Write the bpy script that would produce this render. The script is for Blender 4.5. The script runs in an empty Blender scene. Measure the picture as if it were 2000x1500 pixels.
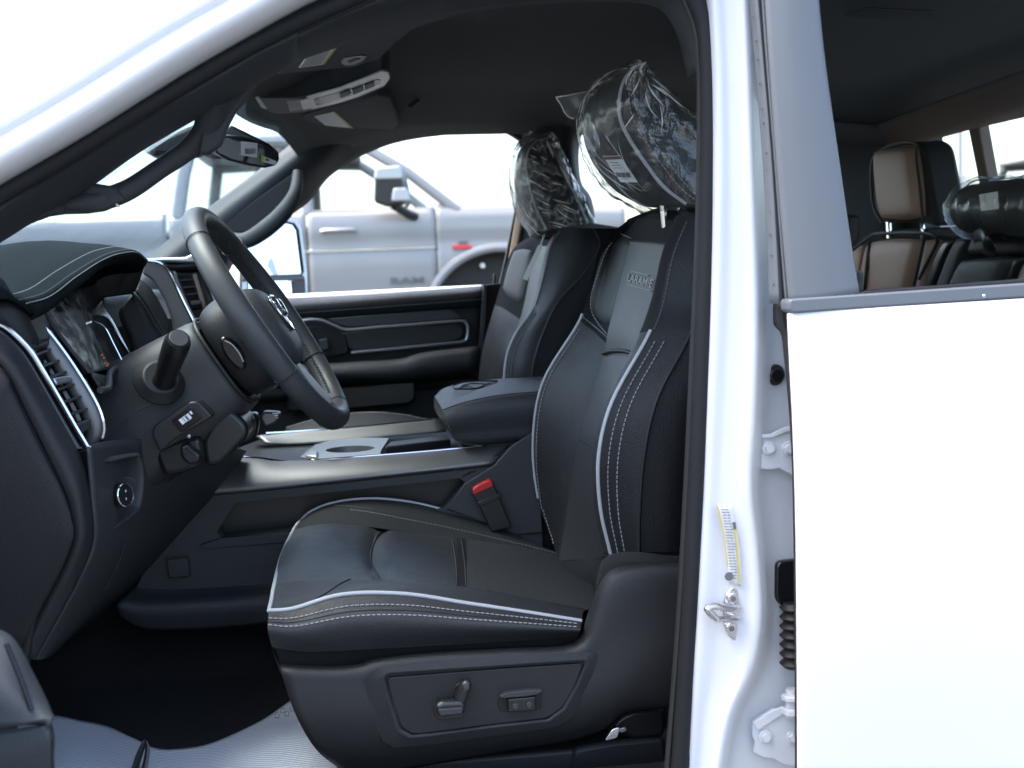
import bpy, bmesh, math, random
import numpy as np
from mathutils import Vector, Matrix, noise

random.seed(7)
sc = bpy.context.scene
R = math.radians

# ------------------------------------------------------------------ camera
FPX, IW, IH = 2300.0, 2000.0, 1500.0          # focal length in photo pixels, photo size
CAM = Vector((0.0, 0.0, 1.55))
_a, _p, _r = R(6.748), R(4.962), R(2.0)
_F = Vector((math.sin(_a) * math.cos(_p), math.cos(_a) * math.cos(_p), -math.sin(_p)))
_R0 = Vector((math.cos(_a), -math.sin(_a), 0))
_U0 = _R0.cross(_F)
CR = _R0 * math.cos(_r) - _U0 * math.sin(_r)
CU = _U0 * math.cos(_r) + _R0 * math.sin(_r)
cam = bpy.data.cameras.new('camera')
cam.sensor_width = 36.0
cam.lens = 36.0 * FPX / IW
cam.clip_start, cam.clip_end = 0.05, 2000
cam.dof.use_dof = True
cam.dof.focus_distance = 1.72
cam.dof.aperture_fstop = 6.3
camo = bpy.data.objects.new('camera', cam)
sc.collection.objects.link(camo)
M = Matrix.Identity(4)
for i in range(3):
    M[i][0], M[i][1], M[i][2], M[i][3] = CR[i], CU[i], -_F[i], CAM[i]
camo.matrix_world = M
sc.camera = camo

# ------------------------------------------------------------------ light
SUN_EL, SUN_TO = 64.0, Vector((-0.94, 0.12, 0))     # horizontal direction towards the sun
world = bpy.data.worlds.new('World'); sc.world = world; world.use_nodes = True
wn = world.node_tree; bg = wn.nodes['Background']
sky = wn.nodes.new('ShaderNodeTexSky'); sky.sky_type = 'NISHITA'; sky.sun_disc = False
sky.sun_elevation = R(SUN_EL)
sky.sun_rotation = math.atan2(SUN_TO.x, SUN_TO.y)
sky.air_density = 1.0; sky.dust_density = 4.2; sky.ozone_density = 0.2
bg.inputs['Strength'].default_value = 0.15
wn.links.new(sky.outputs[0], bg.inputs[0])
sl = bpy.data.lights.new('sun', 'SUN'); sl.energy = 0.9; sl.angle = R(30); sl.color = (1, .93, .84)
slo = bpy.data.objects.new('sun', sl); sc.collection.objects.link(slo)
sdir = (SUN_TO.normalized() * math.cos(R(SUN_EL)) + Vector((0, 0, math.sin(R(SUN_EL)))))
slo.rotation_euler = sdir.to_track_quat('Z', 'Y').to_euler()
slo.location = (-6, 6, 8)
sc.view_settings.view_transform = 'Standard'
sc.view_settings.look = 'None'
sc.view_settings.gamma = 1.0
sc.view_settings.use_curve_mapping = False
sc.view_settings.exposure = 2.55
sc.cycles.max_bounces = 8
sc.cycles.transparent_max_bounces = 16
sc.cycles.caustics_reflective = False
sc.cycles.caustics_refractive = False

# ------------------------------------------------------------------ helpers
def P(px, py, D):
    """photo pixel -> the point of that ray on the plane Y = D"""
    d = CR * ((px - IW / 2) / FPX) + CU * (-(py - IH / 2) / FPX) + _F
    return CAM + d * ((D - CAM.y) / d.y)

def PX(px, py, X):
    d = CR * ((px - IW / 2) / FPX) + CU * (-(py - IH / 2) / FPX) + _F
    return CAM + d * ((X - CAM.x) / d.x)

def PZ(px, py, Z):
    d = CR * ((px - IW / 2) / FPX) + CU * (-(py - IH / 2) / FPX) + _F
    return CAM + d * ((Z - CAM.z) / d.z)

def pts(lst, D=None):
    out = []
    for i, q in enumerate(lst):
        if isinstance(q, Vector): out.append(q)
        elif len(q) == 3: out.append(P(*q))
        else: out.append(P(q[0], q[1], D[i] if isinstance(D, (list, tuple)) else D))
    return out

def cr_arr(A, k, closed=False):
    """Catmull-Rom through rows of A (n x ... ), k steps per span"""
    A = np.asarray(A, float); n = len(A)
    out = []
    spans = n if closed else n - 1
    for i in range(spans):
        p1, p2 = A[i], A[(i + 1) % n]
        p0 = A[(i - 1) % n] if (closed or i > 0) else 2 * p1 - p2
        p3 = A[(i + 2) % n] if (closed or i + 2 < n) else 2 * p2 - p1
        for j in range(k):
            t = j / k; t2, t3 = t * t, t * t * t
            out.append(.5 * ((2 * p1) + (-p0 + p2) * t + (2 * p0 - 5 * p1 + 4 * p2 - p3) * t2 + (-p0 + 3 * p1 - 3 * p2 + p3) * t3))
    if not closed: out.append(A[-1])
    return np.array(out)

def resamp(A, n):
    A = np.asarray(A, float)
    d = np.r_[0, np.cumsum(np.linalg.norm(np.diff(A, axis=0), axis=1))]
    t = np.linspace(0, d[-1], n)
    return np.stack([np.interp(t, d, A[:, i]) for i in range(3)], 1)

def curve(lst, D=None, k=8, n=None, closed=False):
    A = cr_arr([list(v) for v in pts(lst, D)], k, closed)
    return resamp(A, n) if n else A

def loft(rails, ku=6, kv=5, closed=False):
    """rails: lists of points with equal counts -> grid [across, along, 3]"""
    A = np.array([[list(v) for v in pts(r)] if not isinstance(r, np.ndarray) else r for r in rails], float)
    A = np.transpose(cr_arr(np.transpose(A, (1, 0, 2)), ku), (1, 0, 2))
    return cr_arr(A, kv, closed)

def rail(px, D):
    return pts(px, D)

TRUCK_LOC = Vector((0.45, 2.2, 0.0))
COL = sc.collection

def finish(o, parent, kind=None, label=None, cat=None, group=None):
    COL.objects.link(o)
    if parent is not None:
        o.parent = parent
        if parent.type == 'EMPTY' and parent.get('base') is None and parent.parent is None:
            o.matrix_parent_inverse = Matrix.Translation(-parent.location)
    if kind: o['kind'] = kind
    if label: o['label'] = label
    if cat: o['category'] = cat
    if group: o['group'] = group
    return o

def empty(name, loc, label, cat, group=None):
    o = bpy.data.objects.new(name, None); o.location = loc; o.empty_display_size = .1
    return finish(o, None, None, label, cat, group)

def part_empty(name, parent):
    o = bpy.data.objects.new(name, None); o.empty_display_size = .05
    o.parent = parent; o.matrix_parent_inverse = Matrix.Translation(-parent.location)
    COL.objects.link(o)
    return o

def mesh(name, verts, faces, mat, parent=None, smooth=True, bevel=0, solid=0, sub=0, sharp=35, seg=2, off=0, **kw):
    me = bpy.data.meshes.new(name)
    me.from_pydata([tuple(v) for v in verts], [], [tuple(f) for f in faces])
    me.validate(); me.update()
    bm = bmesh.new(); bm.from_mesh(me)
    bmesh.ops.recalc_face_normals(bm, faces=bm.faces); bm.to_mesh(me); bm.free()
    if smooth:
        me.polygons.foreach_set('use_smooth', [True] * len(me.polygons))
        if sharp: me.set_sharp_from_angle(angle=R(sharp))
    if mat: me.materials.append(mat)
    o = bpy.data.objects.new(name, me)
    if solid:
        m = o.modifiers.new('thick', 'SOLIDIFY'); m.thickness = solid; m.offset = off
    if bevel:
        m = o.modifiers.new('bevel', 'BEVEL'); m.width = bevel; m.segments = seg; m.limit_method = 'ANGLE'; m.angle_limit = R(40)
        m.harden_normals = False
    if sub:
        m = o.modifiers.new('sub', 'SUBSURF'); m.levels = m.render_levels = sub
    return finish(o, parent, **kw)

def grid_data(G, closed=False, cap=False):
    nv, nu = G.shape[:2]
    V = [tuple(p) for row in G for p in row]; F = []
    for i in range(nv if closed else nv - 1):
        for j in range(nu - 1):
            a, b = i, (i + 1) % nv
            F.append((a * nu + j, a * nu + j + 1, b * nu + j + 1, b * nu + j))
    if cap:
        for j in (0, nu - 1):
            c = G[:, j].mean(0); V.append(tuple(c)); ci = len(V) - 1
            for i in range(nv): F.append((i * nu + j, ((i + 1) % nv) * nu + j, ci))
    return V, F

def sheet(name, G, mat, parent, closed=False, cap=False, **kw):
    V, F = grid_data(G, closed, cap)
    kw.setdefault('sharp', 60)
    return mesh(name, V, F, mat, parent, **kw)

def prism_data(poly, back):
    n = len(poly); V = list(poly) + list(back)
    F = [tuple(range(n)), tuple(range(2 * n - 1, n - 1, -1))]
    for i in range(n): F.append((i, (i + 1) % n, n + (i + 1) % n, n + i))
    return V, F

def prism(name, px, D, t, mat, parent, bevel=.002, rnd=0, **kw):
    """outline in photo pixels on plane Y=D, extruded t metres away from the viewer along Y"""
    q = pts(px, D)
    if rnd: q = [Vector(v) for v in cr_arr([list(v) for v in q], rnd, True)]
    back = [v + Vector((0, t, 0)) for v in q]
    V, F = prism_data(q, back)
    return mesh(name, V, F, mat, parent, bevel=bevel, **kw)

def round_poly(q, r, n=4):
    """round the corners of a closed list of Vectors"""
    out = []
    for i, c in enumerate(q):
        a, b = q[i - 1], q[(i + 1) % len(q)]
        da, db = (a - c), (b - c)
        ra = min(r, da.length * .45); rb = min(r, db.length * .45)
        s, e = c + da.normalized() * ra, c + db.normalized() * rb
        for j in range(n + 1):
            t = j / n
            out.append(s * (1 - t) ** 2 + c * 2 * t * (1 - t) + e * t * t)
    return out

def plate(name, q, t, mat, parent, bevel=.001, r=0, toward=None, **kw):
    """flat-ish polygon of Vectors extruded t along its normal (away from `toward`, default the viewer)"""
    q = [Vector(v) for v in q]
    if r: q = round_poly(q, r)
    n = Vector((0, 0, 0))
    for i in range(len(q)):
        a, b = q[i], q[(i + 1) % len(q)]
        n += Vector(((a.y - b.y) * (a.z + b.z), (a.z - b.z) * (a.x + b.x), (a.x - b.x) * (a.y + b.y)))
    n.normalize()
    c = sum(q, Vector()) / len(q)
    if n.dot((toward or CAM) - c) > 0: n = -n
    V, F = prism_data(q, [v + n * t for v in q])
    return mesh(name, V, F, mat, parent, bevel=bevel, **kw)

def frames(A):
    A = [Vector(p) for p in A]; n = len(A)
    T = [(A[min(i + 1, n - 1)] - A[max(i - 1, 0)]).normalized() for i in range(n)]
    up = Vector((0, 0, 1)) if abs(T[0].z) < .9 else Vector((1, 0, 0))
    N = (up - T[0] * up.dot(T[0])).normalized(); out = []
    for i in range(n):
        N = (N - T[i] * N.dot(T[i])).normalized()
        out.append((A[i], T[i], N, T[i].cross(N)))
    return out

def tube_data(A, r, n=10, ab=(1, 1), cap=True, up=None):
    V, F = [], []
    fr = frames(A); m = len(fr)
    for i, (p, T, N, B) in enumerate(fr):
        if up is not None:
            N = (Vector(up) - T * Vector(up).dot(T)).normalized(); B = T.cross(N)
        rr = r[min(i, len(r) - 1)] if isinstance(r, (list, tuple, np.ndarray)) else r
        for j in range(n):
            t = 2 * math.pi * j / n
            V.append(p + N * (math.cos(t) * rr * ab[0]) + B * (math.sin(t) * rr * ab[1]))
    for i in range(m - 1):
        for j in range(n):
            F.append((i * n + j, i * n + (j + 1) % n, (i + 1) * n + (j + 1) % n, (i + 1) * n + j))
    if cap:
        F.append(tuple(range(n))); F.append(tuple((m - 1) * n + j for j in range(n - 1, -1, -1)))
    return V, F

def tube(name, lst, r, mat, parent, D=None, k=8, n=10, ab=(1, 1), up=None, raw=False, **kw):
    A = lst if raw or isinstance(lst, np.ndarray) else curve(lst, D, k)
    if isinstance(r, (list, tuple)):
        r = np.interp(np.linspace(0, 1, len(A)), np.linspace(0, 1, len(r)), r)
    V, F = tube_data(A, r, n, ab, True, up)
    return mesh(name, V, F, mat, parent, **kw)

def box_data(c, x, y, z, hx, hy, hz):
    V = []
    for sx in (-1, 1):
        for sy in (-1, 1):
            for sz in (-1, 1):
                V.append(c + x * hx * sx + y * hy * sy + z * hz * sz)
    F = [(0, 1, 3, 2), (4, 6, 7, 5), (0, 4, 5, 1), (2, 3, 7, 6), (0, 2, 6, 4), (1, 5, 7, 3)]
    return V, F

def box(name, c, size, mat, parent, rot=None, bevel=.003, **kw):
    x, y, z = Vector((1, 0, 0)), Vector((0, 1, 0)), Vector((0, 0, 1))
    if rot is not None: x, y, z = rot @ x, rot @ y, rot @ z
    V, F = box_data(Vector(c), x, y, z, size[0] / 2, size[1] / 2, size[2] / 2)
    return mesh(name, V, F, mat, parent, bevel=bevel, **kw)

def merge(datas):
    V, F = [], []
    for v, f in datas:
        o = len(V); V += list(v); F += [tuple(i + o for i in q) for q in f]
    return V, F

def cyl_data(c, axis, r, h, n=20, r2=None):
    axis = Vector(axis).normalized(); c = Vector(c)
    u = axis.orthogonal().normalized(); w = axis.cross(u)
    V, F = [], []
    for s, rr in ((-.5, r), (.5, r if r2 is None else r2)):
        for j in range(n):
            t = 2 * math.pi * j / n
            V.append(c + axis * (h * s) + u * math.cos(t) * rr + w * math.sin(t) * rr)
    for j in range(n): F.append((j, (j + 1) % n, n + (j + 1) % n, n + j))
    F.append(tuple(range(n - 1, -1, -1))); F.append(tuple(range(n, 2 * n)))
    return V, F

def cyl(name, c, axis, r, h, mat, parent, n=24, r2=None, bevel=.001, **kw):
    V, F = cyl_data(c, axis, r, h, n, r2)
    return mesh(name, V, F, mat, parent, bevel=bevel, **kw)

def normals(G, closed=False):
    du = np.gradient(G, axis=1); dv = np.gradient(G, axis=0)
    N = np.cross(du, dv); N /= np.maximum(np.linalg.norm(N, axis=2, keepdims=True), 1e-9)
    c = np.array(CAM) - G
    s = np.sign((N * c).sum(2, keepdims=True)); s[s == 0] = 1
    med = np.sign(np.median(s))
    return N * med if med != 0 else N

def gsamp(G, v, u):
    nv, nu = G.shape[:2]
    v = min(max(v, 0), nv - 1.0001); u = min(max(u, 0), nu - 1.0001)
    i, j = int(v), int(u); a, b = v - i, u - j
    return (G[i, j] * (1 - a) * (1 - b) + G[i + 1, j] * a * (1 - b) + G[i, j + 1] * (1 - a) * b + G[i + 1, j + 1] * a * b)

def gline(G, N, vu, off=0.0, k=10):
    """smooth line through (v,u) fractions 0..1 of a grid, lifted off along its normal"""
    nv, nu = G.shape[:2]
    L = cr_arr(vu, k) if len(vu) > 2 else np.array([np.array(vu[0]) * (1 - t) + np.array(vu[1]) * t for t in np.linspace(0, 1, k * 2)])
    return np.array([gsamp(G, a * (nv - 1), b * (nu - 1)) + gsamp(N, a * (nv - 1), b * (nu - 1)) * off for a, b in L])

def stitches(name, A, parent, mat, ln=.0042, gap=.0022, r=.00055, **kw):
    A = np.asarray(A)
    L = np.linalg.norm(np.diff(A, axis=0), axis=1).sum()
    n = max(2, int(L / (ln + gap)))
    Q = resamp(A, n * 6 + 1); ds = []
    for i in range(n):
        a, b = Vector(Q[i * 6]), Vector(Q[i * 6 + 4])
        t = (b - a); l = t.length
        if l < 1e-6: continue
        t /= l; u = t.orthogonal().normalized(); w = t.cross(u)
        ds.append(box_data((a + b) / 2, t, u, w, l / 2, r, r))
    V, F = merge(ds)
    return mesh(name, V, F, mat, parent, smooth=False, kind='stuff', **kw)

def text_mesh(name, s, origin, xd, yd, size, ext, mat, parent, width=None, spacing=1.0, bold=0.0, **kw):
    cu = bpy.data.curves.new(name, 'FONT'); cu.body = s; cu.size = 1; cu.align_x = 'CENTER'; cu.align_y = 'CENTER'
    cu.extrude = .5; cu.resolution_u = 3; cu.space_character = spacing; cu.offset = bold
    to = bpy.data.objects.new('tmp', cu); COL.objects.link(to)
    dg = bpy.context.evaluated_depsgraph_get()
    me = bpy.data.meshes.new_from_object(to.evaluated_get(dg))
    COL.objects.unlink(to); bpy.data.objects.remove(to)
    xd, yd = Vector(xd).normalized(), Vector(yd).normalized(); zd = xd.cross(yd)
    xs = [v.co.x for v in me.vertices]; ys = [v.co.y for v in me.vertices]
    w, h = max(xs) - min(xs), max(ys) - min(ys)
    cx, cy = (max(xs) + min(xs)) / 2, (max(ys) + min(ys)) / 2
    sx = (width / w) if width else size / h
    sy = size / h
    for v in me.vertices:
        v.co = Vector(origin) + xd * ((v.co.x - cx) * sx) + yd * ((v.co.y - cy) * sy) + zd * (v.co.z * ext)
    me.materials.clear(); me.materials.append(mat)
    o = bpy.data.objects.new(name, me)
    return finish(o, parent, **kw)

# ------------------------------------------------------------------ materials
def mat(name, col, rough=.5, metal=0.0, bump=None, var=0.0, vscale=30, coat=0.0, spec=.5, rvar=0.0, sheen=0.0, bump2=None):
    m = bpy.data.materials.new(name); m.use_nodes = True
    nt = m.node_tree; b = nt.nodes['Principled BSDF']; L = nt.links
    if len(col) == 3: col = (*col, 1)
    b.inputs['Base Color'].default_value = col
    b.inputs['Roughness'].default_value = rough
    b.inputs['Metallic'].default_value = metal
    b.inputs['Coat Weight'].default_value = coat
    b.inputs['Coat Roughness'].default_value = .05
    b.inputs['Specular IOR Level'].default_value = spec
    if sheen:
        b.inputs['Sheen Weight'].default_value = sheen; b.inputs['Sheen Roughness'].default_value = .5
    tc = nt.nodes.new('ShaderNodeTexCoord')
    if var or rvar:
        n = nt.nodes.new('ShaderNodeTexNoise'); n.inputs['Scale'].default_value = vscale; n.inputs['Detail'].default_value = 5
        n.inputs['Roughness'].default_value = .65
        L.new(tc.outputs['Object'], n.inputs['Vector'])
        if var:
            mx = nt.nodes.new('ShaderNodeMix'); mx.data_type = 'RGBA'
            mx.inputs[6].default_value = tuple(c * (1 - var) for c in col[:3]) + (1,)
            mx.inputs[7].default_value = tuple(min(1, c * (1 + var)) for c in col[:3]) + (1,)
            L.new(n.outputs['Fac'], mx.inputs[0]); L.new(mx.outputs[2], b.inputs['Base Color'])
        if rvar:
            mr = nt.nodes.new('ShaderNodeMapRange')
            mr.inputs[1].default_value = .3; mr.inputs[2].default_value = .7
            mr.inputs[3].default_value = max(.02, rough - rvar); mr.inputs[4].default_value = min(1, rough + rvar)
            L.new(n.outputs['Fac'], mr.inputs[0]); L.new(mr.outputs[0], b.inputs['Roughness'])
    prev = None
    for bp in (bump, bump2):
        if not bp: continue
        kind, scale, strength, dist = bp
        if kind == 'noise':
            t = nt.nodes.new('ShaderNodeTexNoise'); t.inputs['Scale'].default_value = scale; t.inputs['Detail'].default_value = 3; out = t.outputs['Fac']
        elif kind == 'voronoi':
            t = nt.nodes.new('ShaderNodeTexVoronoi'); t.inputs['Scale'].default_value = scale; out = t.outputs['Distance']
        elif kind == 'wave':
            t = nt.nodes.new('ShaderNodeTexWave'); t.inputs['Scale'].default_value = scale; out = t.outputs['Fac']; t.inputs['Distortion'].default_value = 1.5
        L.new(tc.outputs['Object'], t.inputs['Vector'])
        bn = nt.nodes.new('ShaderNodeBump'); bn.inputs['Strength'].default_value = strength; bn.inputs['Distance'].default_value = dist
        L.new(out, bn.inputs['Height'])
        if prev: L.new(prev.outputs[0], bn.inputs['Normal'])
        prev = bn
    if prev: L.new(prev.outputs[0], b.inputs['Normal'])
    return m

def glass_mat(name, tint=(1, 1, 1), ior=1.45, rough=0.0, bump=None, gain=1.0, base=0.0, haze=0.0):
    m = bpy.data.materials.new(name); m.use_nodes = True
    nt = m.node_tree; L = nt.links; nt.nodes.remove(nt.nodes['Principled BSDF'])
    out = nt.nodes['Material Output']
    tr = nt.nodes.new('ShaderNodeBsdfTransparent'); tr.inputs[0].default_value = (*tint, 1)
    gl = nt.nodes.new('ShaderNodeBsdfGlossy'); gl.inputs['Roughness'].default_value = rough
    fr = nt.nodes.new('ShaderNodeLayerWeight'); fr.inputs['Blend'].default_value = .5
    pw = nt.nodes.new('ShaderNodeMath'); pw.operation = 'POWER'; pw.inputs[1].default_value = 5.0
    L.new(fr.outputs['Facing'], pw.inputs[0])
    ma = nt.nodes.new('ShaderNodeMath'); ma.operation = 'MULTIPLY_ADD'; ma.inputs[1].default_value = gain; ma.inputs[2].default_value = base
    ma.use_clamp = True
    mx = nt.nodes.new('ShaderNodeMixShader')
    L.new(pw.outputs[0], ma.inputs[0]); L.new(ma.outputs[0], mx.inputs[0])
    L.new(tr.outputs[0], mx.inputs[1]); L.new(gl.outputs[0], mx.inputs[2])
    last = mx
    if haze:
        df = nt.nodes.new('ShaderNodeBsdfDiffuse'); df.inputs[0].default_value = (.8, .85, .85, 1)
        m2 = nt.nodes.new('ShaderNodeMixShader')
        nz = nt.nodes.new('ShaderNodeTexNoise'); nz.inputs['Scale'].default_value = 14; nz.inputs['Detail'].default_value = 6
        tcx = nt.nodes.new('ShaderNodeTexCoord'); L.new(tcx.outputs['Object'], nz.inputs['Vector'])
        mu = nt.nodes.new('ShaderNodeMath'); mu.operation = 'MULTIPLY'; mu.inputs[1].default_value = haze * 2
        L.new(nz.outputs['Fac'], mu.inputs[0]); L.new(mu.outputs[0], m2.inputs[0])
        L.new(mx.outputs[0], m2.inputs[1]); L.new(df.outputs[0], m2.inputs[2]); last = m2
    if bump:
        tc = nt.nodes.new('ShaderNodeTexCoord')
        prev = None
        for scale, strength, dist, sv in bump:
            mp = nt.nodes.new('ShaderNodeMapping'); mp.inputs['Scale'].default_value = sv
            n = nt.nodes.new('ShaderNodeTexNoise'); n.inputs['Scale'].default_value = scale; n.inputs['Detail'].default_value = 4
            n.inputs['Distortion'].default_value = .6
            L.new(tc.outputs['Object'], mp.inputs[0]); L.new(mp.outputs[0], n.inputs['Vector'])
            bn = nt.nodes.new('ShaderNodeBump'); bn.inputs['Strength'].default_value = strength; bn.inputs['Distance'].default_value = dist
            L.new(n.outputs['Fac'], bn.inputs['Height'])
            if prev: L.new(prev.outputs[0], bn.inputs['Normal'])
            prev = bn
        L.new(prev.outputs[0], gl.inputs['Normal']); L.new(prev.outputs[0], fr.inputs['Normal'])
    L.new(last.outputs[0], out.inputs['Surface'])
    return m

def perforated(name, col):
    m = mat(name, col, .5, bump=('noise', 420, .25, .001))
    nt = m.node_tree; L = nt.links; b = nt.nodes['Principled BSDF']
    tc = nt.nodes.new('ShaderNodeTexCoord')
    v = nt.nodes.new('ShaderNodeTexVoronoi'); v.inputs['Scale'].default_value = 240; v.inputs['Randomness'].default_value = 0.1
    L.new(tc.outputs['Object'], v.inputs['Vector'])
    cm = nt.nodes.new('ShaderNodeMapRange'); cm.inputs[1].default_value = .18; cm.inputs[2].default_value = .28
    L.new(v.outputs['Distance'], cm.inputs[0])
    mx = nt.nodes.new('ShaderNodeMix'); mx.data_type = 'RGBA'
    mx.inputs[6].default_value = (.002, .002, .002, 1); mx.inputs[7].default_value = (*col, 1)
    L.new(cm.outputs[0], mx.inputs[0]); L.new(mx.outputs[2], b.inputs['Base Color'])
    return m

LEA = ('voronoi', 620, .45, .0011)
m_leather = mat('leather_black', (.017, .018, .02), .5, spec=.42, bump=LEA, bump2=('noise', 60, .06, .004), rvar=.08, vscale=25)
m_leather2 = mat('leather_side', (.012, .013, .015), .55, spec=.28, bump=('voronoi', 560, .5, .0013), rvar=.06, vscale=20)
m_insert = perforated('leather_perforated', (.03, .031, .033))
m_suede = mat('suede_dark', (.012, .0122, .0132), .85, bump=('noise', 700, .3, .001), sheen=.03, var=.25, vscale=80, spec=.2)
m_pad = mat('pad_grey_leather', (.034, .034, .034), .5, bump=LEA)
m_cream = mat('insert_grey_leather', (.062, .062, .06), .5, bump=('noise', 520, .3, .001), var=.1, vscale=200)
m_piping = mat('piping_silver', (.36, .37, .385), .45, bump=('noise', 900, .2, .0006))
m_thread = mat('thread_light', (.26, .265, .27), .7)
m_thread_d = mat('thread_grey', (.12, .12, .13), .7)
PL = ('noise', 650, .45, .0012)
m_plastic = mat('plastic_charcoal', (.015, .0155, .017), .5, spec=.32, bump=PL, var=.12, vscale=40)
m_plastic_d = mat('plastic_dark', (.009, .0095, .0105), .55, spec=.3, bump=PL)
m_plastic_g = mat('plastic_grey', (.034, .036, .039), .5, spec=.35, bump=PL)
m_plastic_c = mat('plastic_console', (.034, .0355, .038), .5, spec=.4, bump=PL, var=.1, vscale=40)
m_pblack = mat('gloss_black', (.006, .006, .007), .16)
m_dashpad = mat('dash_leather', (.008, .0115, .013), .75, spec=.03, bump=LEA)
m_armrest = mat('armrest_leather', (.032, .034, .037), .5, spec=.4, bump=LEA)
m_cushion = mat('cushion_leather', (.02, .0215, .024), .46, spec=.62, bump=LEA, rvar=.06, vscale=25)
m_satin = mat('satin_black', (.011, .011, .012), .34)
m_trimsilver = mat('trim_satin_pewter', (.15, .15, .153), .45, metal=.75, rvar=.06, vscale=12)
m_trimpale = mat('trim_pale_silver', (.42, .43, .44), .33, metal=.8)
m_chrome = mat('chrome', (.72, .73, .75), .12, metal=1)
m_seal = mat('rubber_seal', (.012, .013, .015), .6, spec=.25, bump=('noise', 300, .2, .001), var=.2, vscale=30)
m_seal_d = mat('rubber_black', (.012, .012, .013), .6, bump=('noise', 200, .3, .001), var=.3, vscale=60)
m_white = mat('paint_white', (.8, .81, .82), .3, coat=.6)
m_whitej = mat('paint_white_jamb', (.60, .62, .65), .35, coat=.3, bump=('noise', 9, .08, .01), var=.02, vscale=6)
m_frame = mat('door_frame_grey', (.13, .143, .16), .42, bump=('noise', 700, .12, .0006), var=.05, vscale=10)
m_doorp = mat('door_plastic', (.032, .038, .044), .5, bump=PL)
m_headliner = mat('headliner_fabric', (.075, .078, .082), .95, bump=('noise', 900, .3, .001), var=.15, vscale=300)
m_pillar = mat('pillar_trim', (.034, .038, .042), .6, spec=.35, bump=('noise', 600, .2, .0008))
m_carpet = mat('carpet_black', (.009, .009, .010), .95, bump=('noise', 500, .9, .004), var=.5, vscale=350)
m_metal = mat('zinc_metal', (.62, .63, .65), .28, metal=1, rvar=.08, vscale=60)
m_paper = mat('paper_white', (.75, .76, .78), .6)
m_ink = mat('ink_grey', (.12, .12, .13), .7)
m_yellow = mat('label_yellow', (.52, .46, .12), .6)
m_green = mat('label_green', (.35, .62, .05), .6)
m_red = mat('buckle_red', (.48, .018, .02), .32)
m_redb = mat('badge_red', (.7, .05, .05), .4)
m_orange = mat('lamp_orange', (.5, .12, .02), .4)
m_mirror = mat('mirror_glass', (.85, .87, .88), .02, metal=1)
m_sun_tan = mat('leather_sun_tan', (.42, .275, .21), .45, bump=LEA)  # dark leather browned to paint warm sunlight onto the rear bench
m_brown = mat('trim_sun_brown', (.2, .145, .11), .8, bump=('noise', 600, .2, .001))  # brown paints warm sunlight onto the back-window trim and pillar edge
m_glass = glass_mat('window_glass', (.96, .975, .97), gain=.15, base=.001)
m_wglass = glass_mat('windscreen_glass', (.84, .92, .95), gain=.35, base=.012, haze=.05)
m_film = glass_mat('plastic_film', (.955, .96, .965), rough=.2, bump=[(14, .4, .03, (1, 1, .4)), (40, .1, .008, (1, 1, .5))], gain=.8, base=.06, haze=.03)
m_crease_glint = mat('film_crease_glint', (.85, .87, .9), .1, spec=1.0)  # folded film, whitened so its highlight streaks are painted in
m_crease_glint.node_tree.nodes['Principled BSDF'].inputs['Alpha'].default_value = .6
m_film2 = glass_mat('plastic_film_loose', (.93, .94, .95), rough=.1, bump=[(60, .8, .01, (1, 1, 1))], gain=.9, base=.1, haze=.16)

# ------------------------------------------------------------------ setting
def ground_z(y):
    t = min(max((y - 3.9) / 3.2, 0), 1)
    return .66 * t * t * (3 - 2 * t)
ys = [-400, -60, -12, 0, 2, 3.9] + [3.9 + 3.2 * i / 12 for i in range(1, 13)] + [9, 14, 30, 80, 250, 700]
xs = [-600, -120, -30, -8, 0, 8, 30, 120, 600]
V = [(x, y, ground_z(y)) for y in ys for x in xs]
F = [(j * 9 + i, j * 9 + i + 1, j * 9 + 10 + i, j * 9 + 9 + i) for j in range(len(ys) - 1) for i in range(8)]
m_ground = mat('asphalt_lot', (.07, .07, .07), .85, bump=('noise', 60, .5, .01), var=.25, vscale=3)
mesh('ground', V, F, m_ground, None, kind='structure')

TRUCK = empty('pickup_truck', TRUCK_LOC, 'white crew cab pickup truck with front door open showing its black leather cabin', 'pickup truck')

# ------------------------------------------------------------------ body shell, near side
def px_offset(path, d):
    A = np.array(path, float); T = np.gradient(A, axis=0); T /= np.linalg.norm(T, axis=1, keepdims=True)
    N = np.stack([T[:, 1], -T[:, 0]], 1)          # up-left of a path running to the right
    return A + N * d
SE = cr_arr([(-110, 420), (0, 358), (175, 257), (350, 147), (490, 66), (612, 0), (760, -62), (950, -105), (1150, -120), (1290, -105)], 2)
rr = []
for d, D in ((0, 1.335), (16, 1.305), (46, 1.285), (78, 1.292), (96, 1.286), (150, 1.29), (200, 1.315), (235, 1.37), (240, 1.44)):
    rr.append([P(x, y, D) for x, y in px_offset(SE, d)])
G = loft(rr, 2, 4)
sheet('roof_side_rail', G, m_white, TRUCK, solid=.004)
# roof skin and cowl beyond the frame
Vr, Fr = [], []
for i, y in enumerate(np.linspace(1.38, 3.06, 13)):
    t = (y - 2.22) / .84
    for j, x in enumerate(np.linspace(-.12, 1.5, 9)):
        Vr.append((x, y, 2.075 - .05 * t * t - .06 * max(0, (.1 - x) / .3) ** 2))
for i in range(12):
    for j in range(8): Fr.append((i * 9 + j, i * 9 + j + 1, i * 9 + 10 + j, i * 9 + 9 + j))
mesh('roof', Vr, Fr, m_white, TRUCK, solid=.01)

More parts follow.
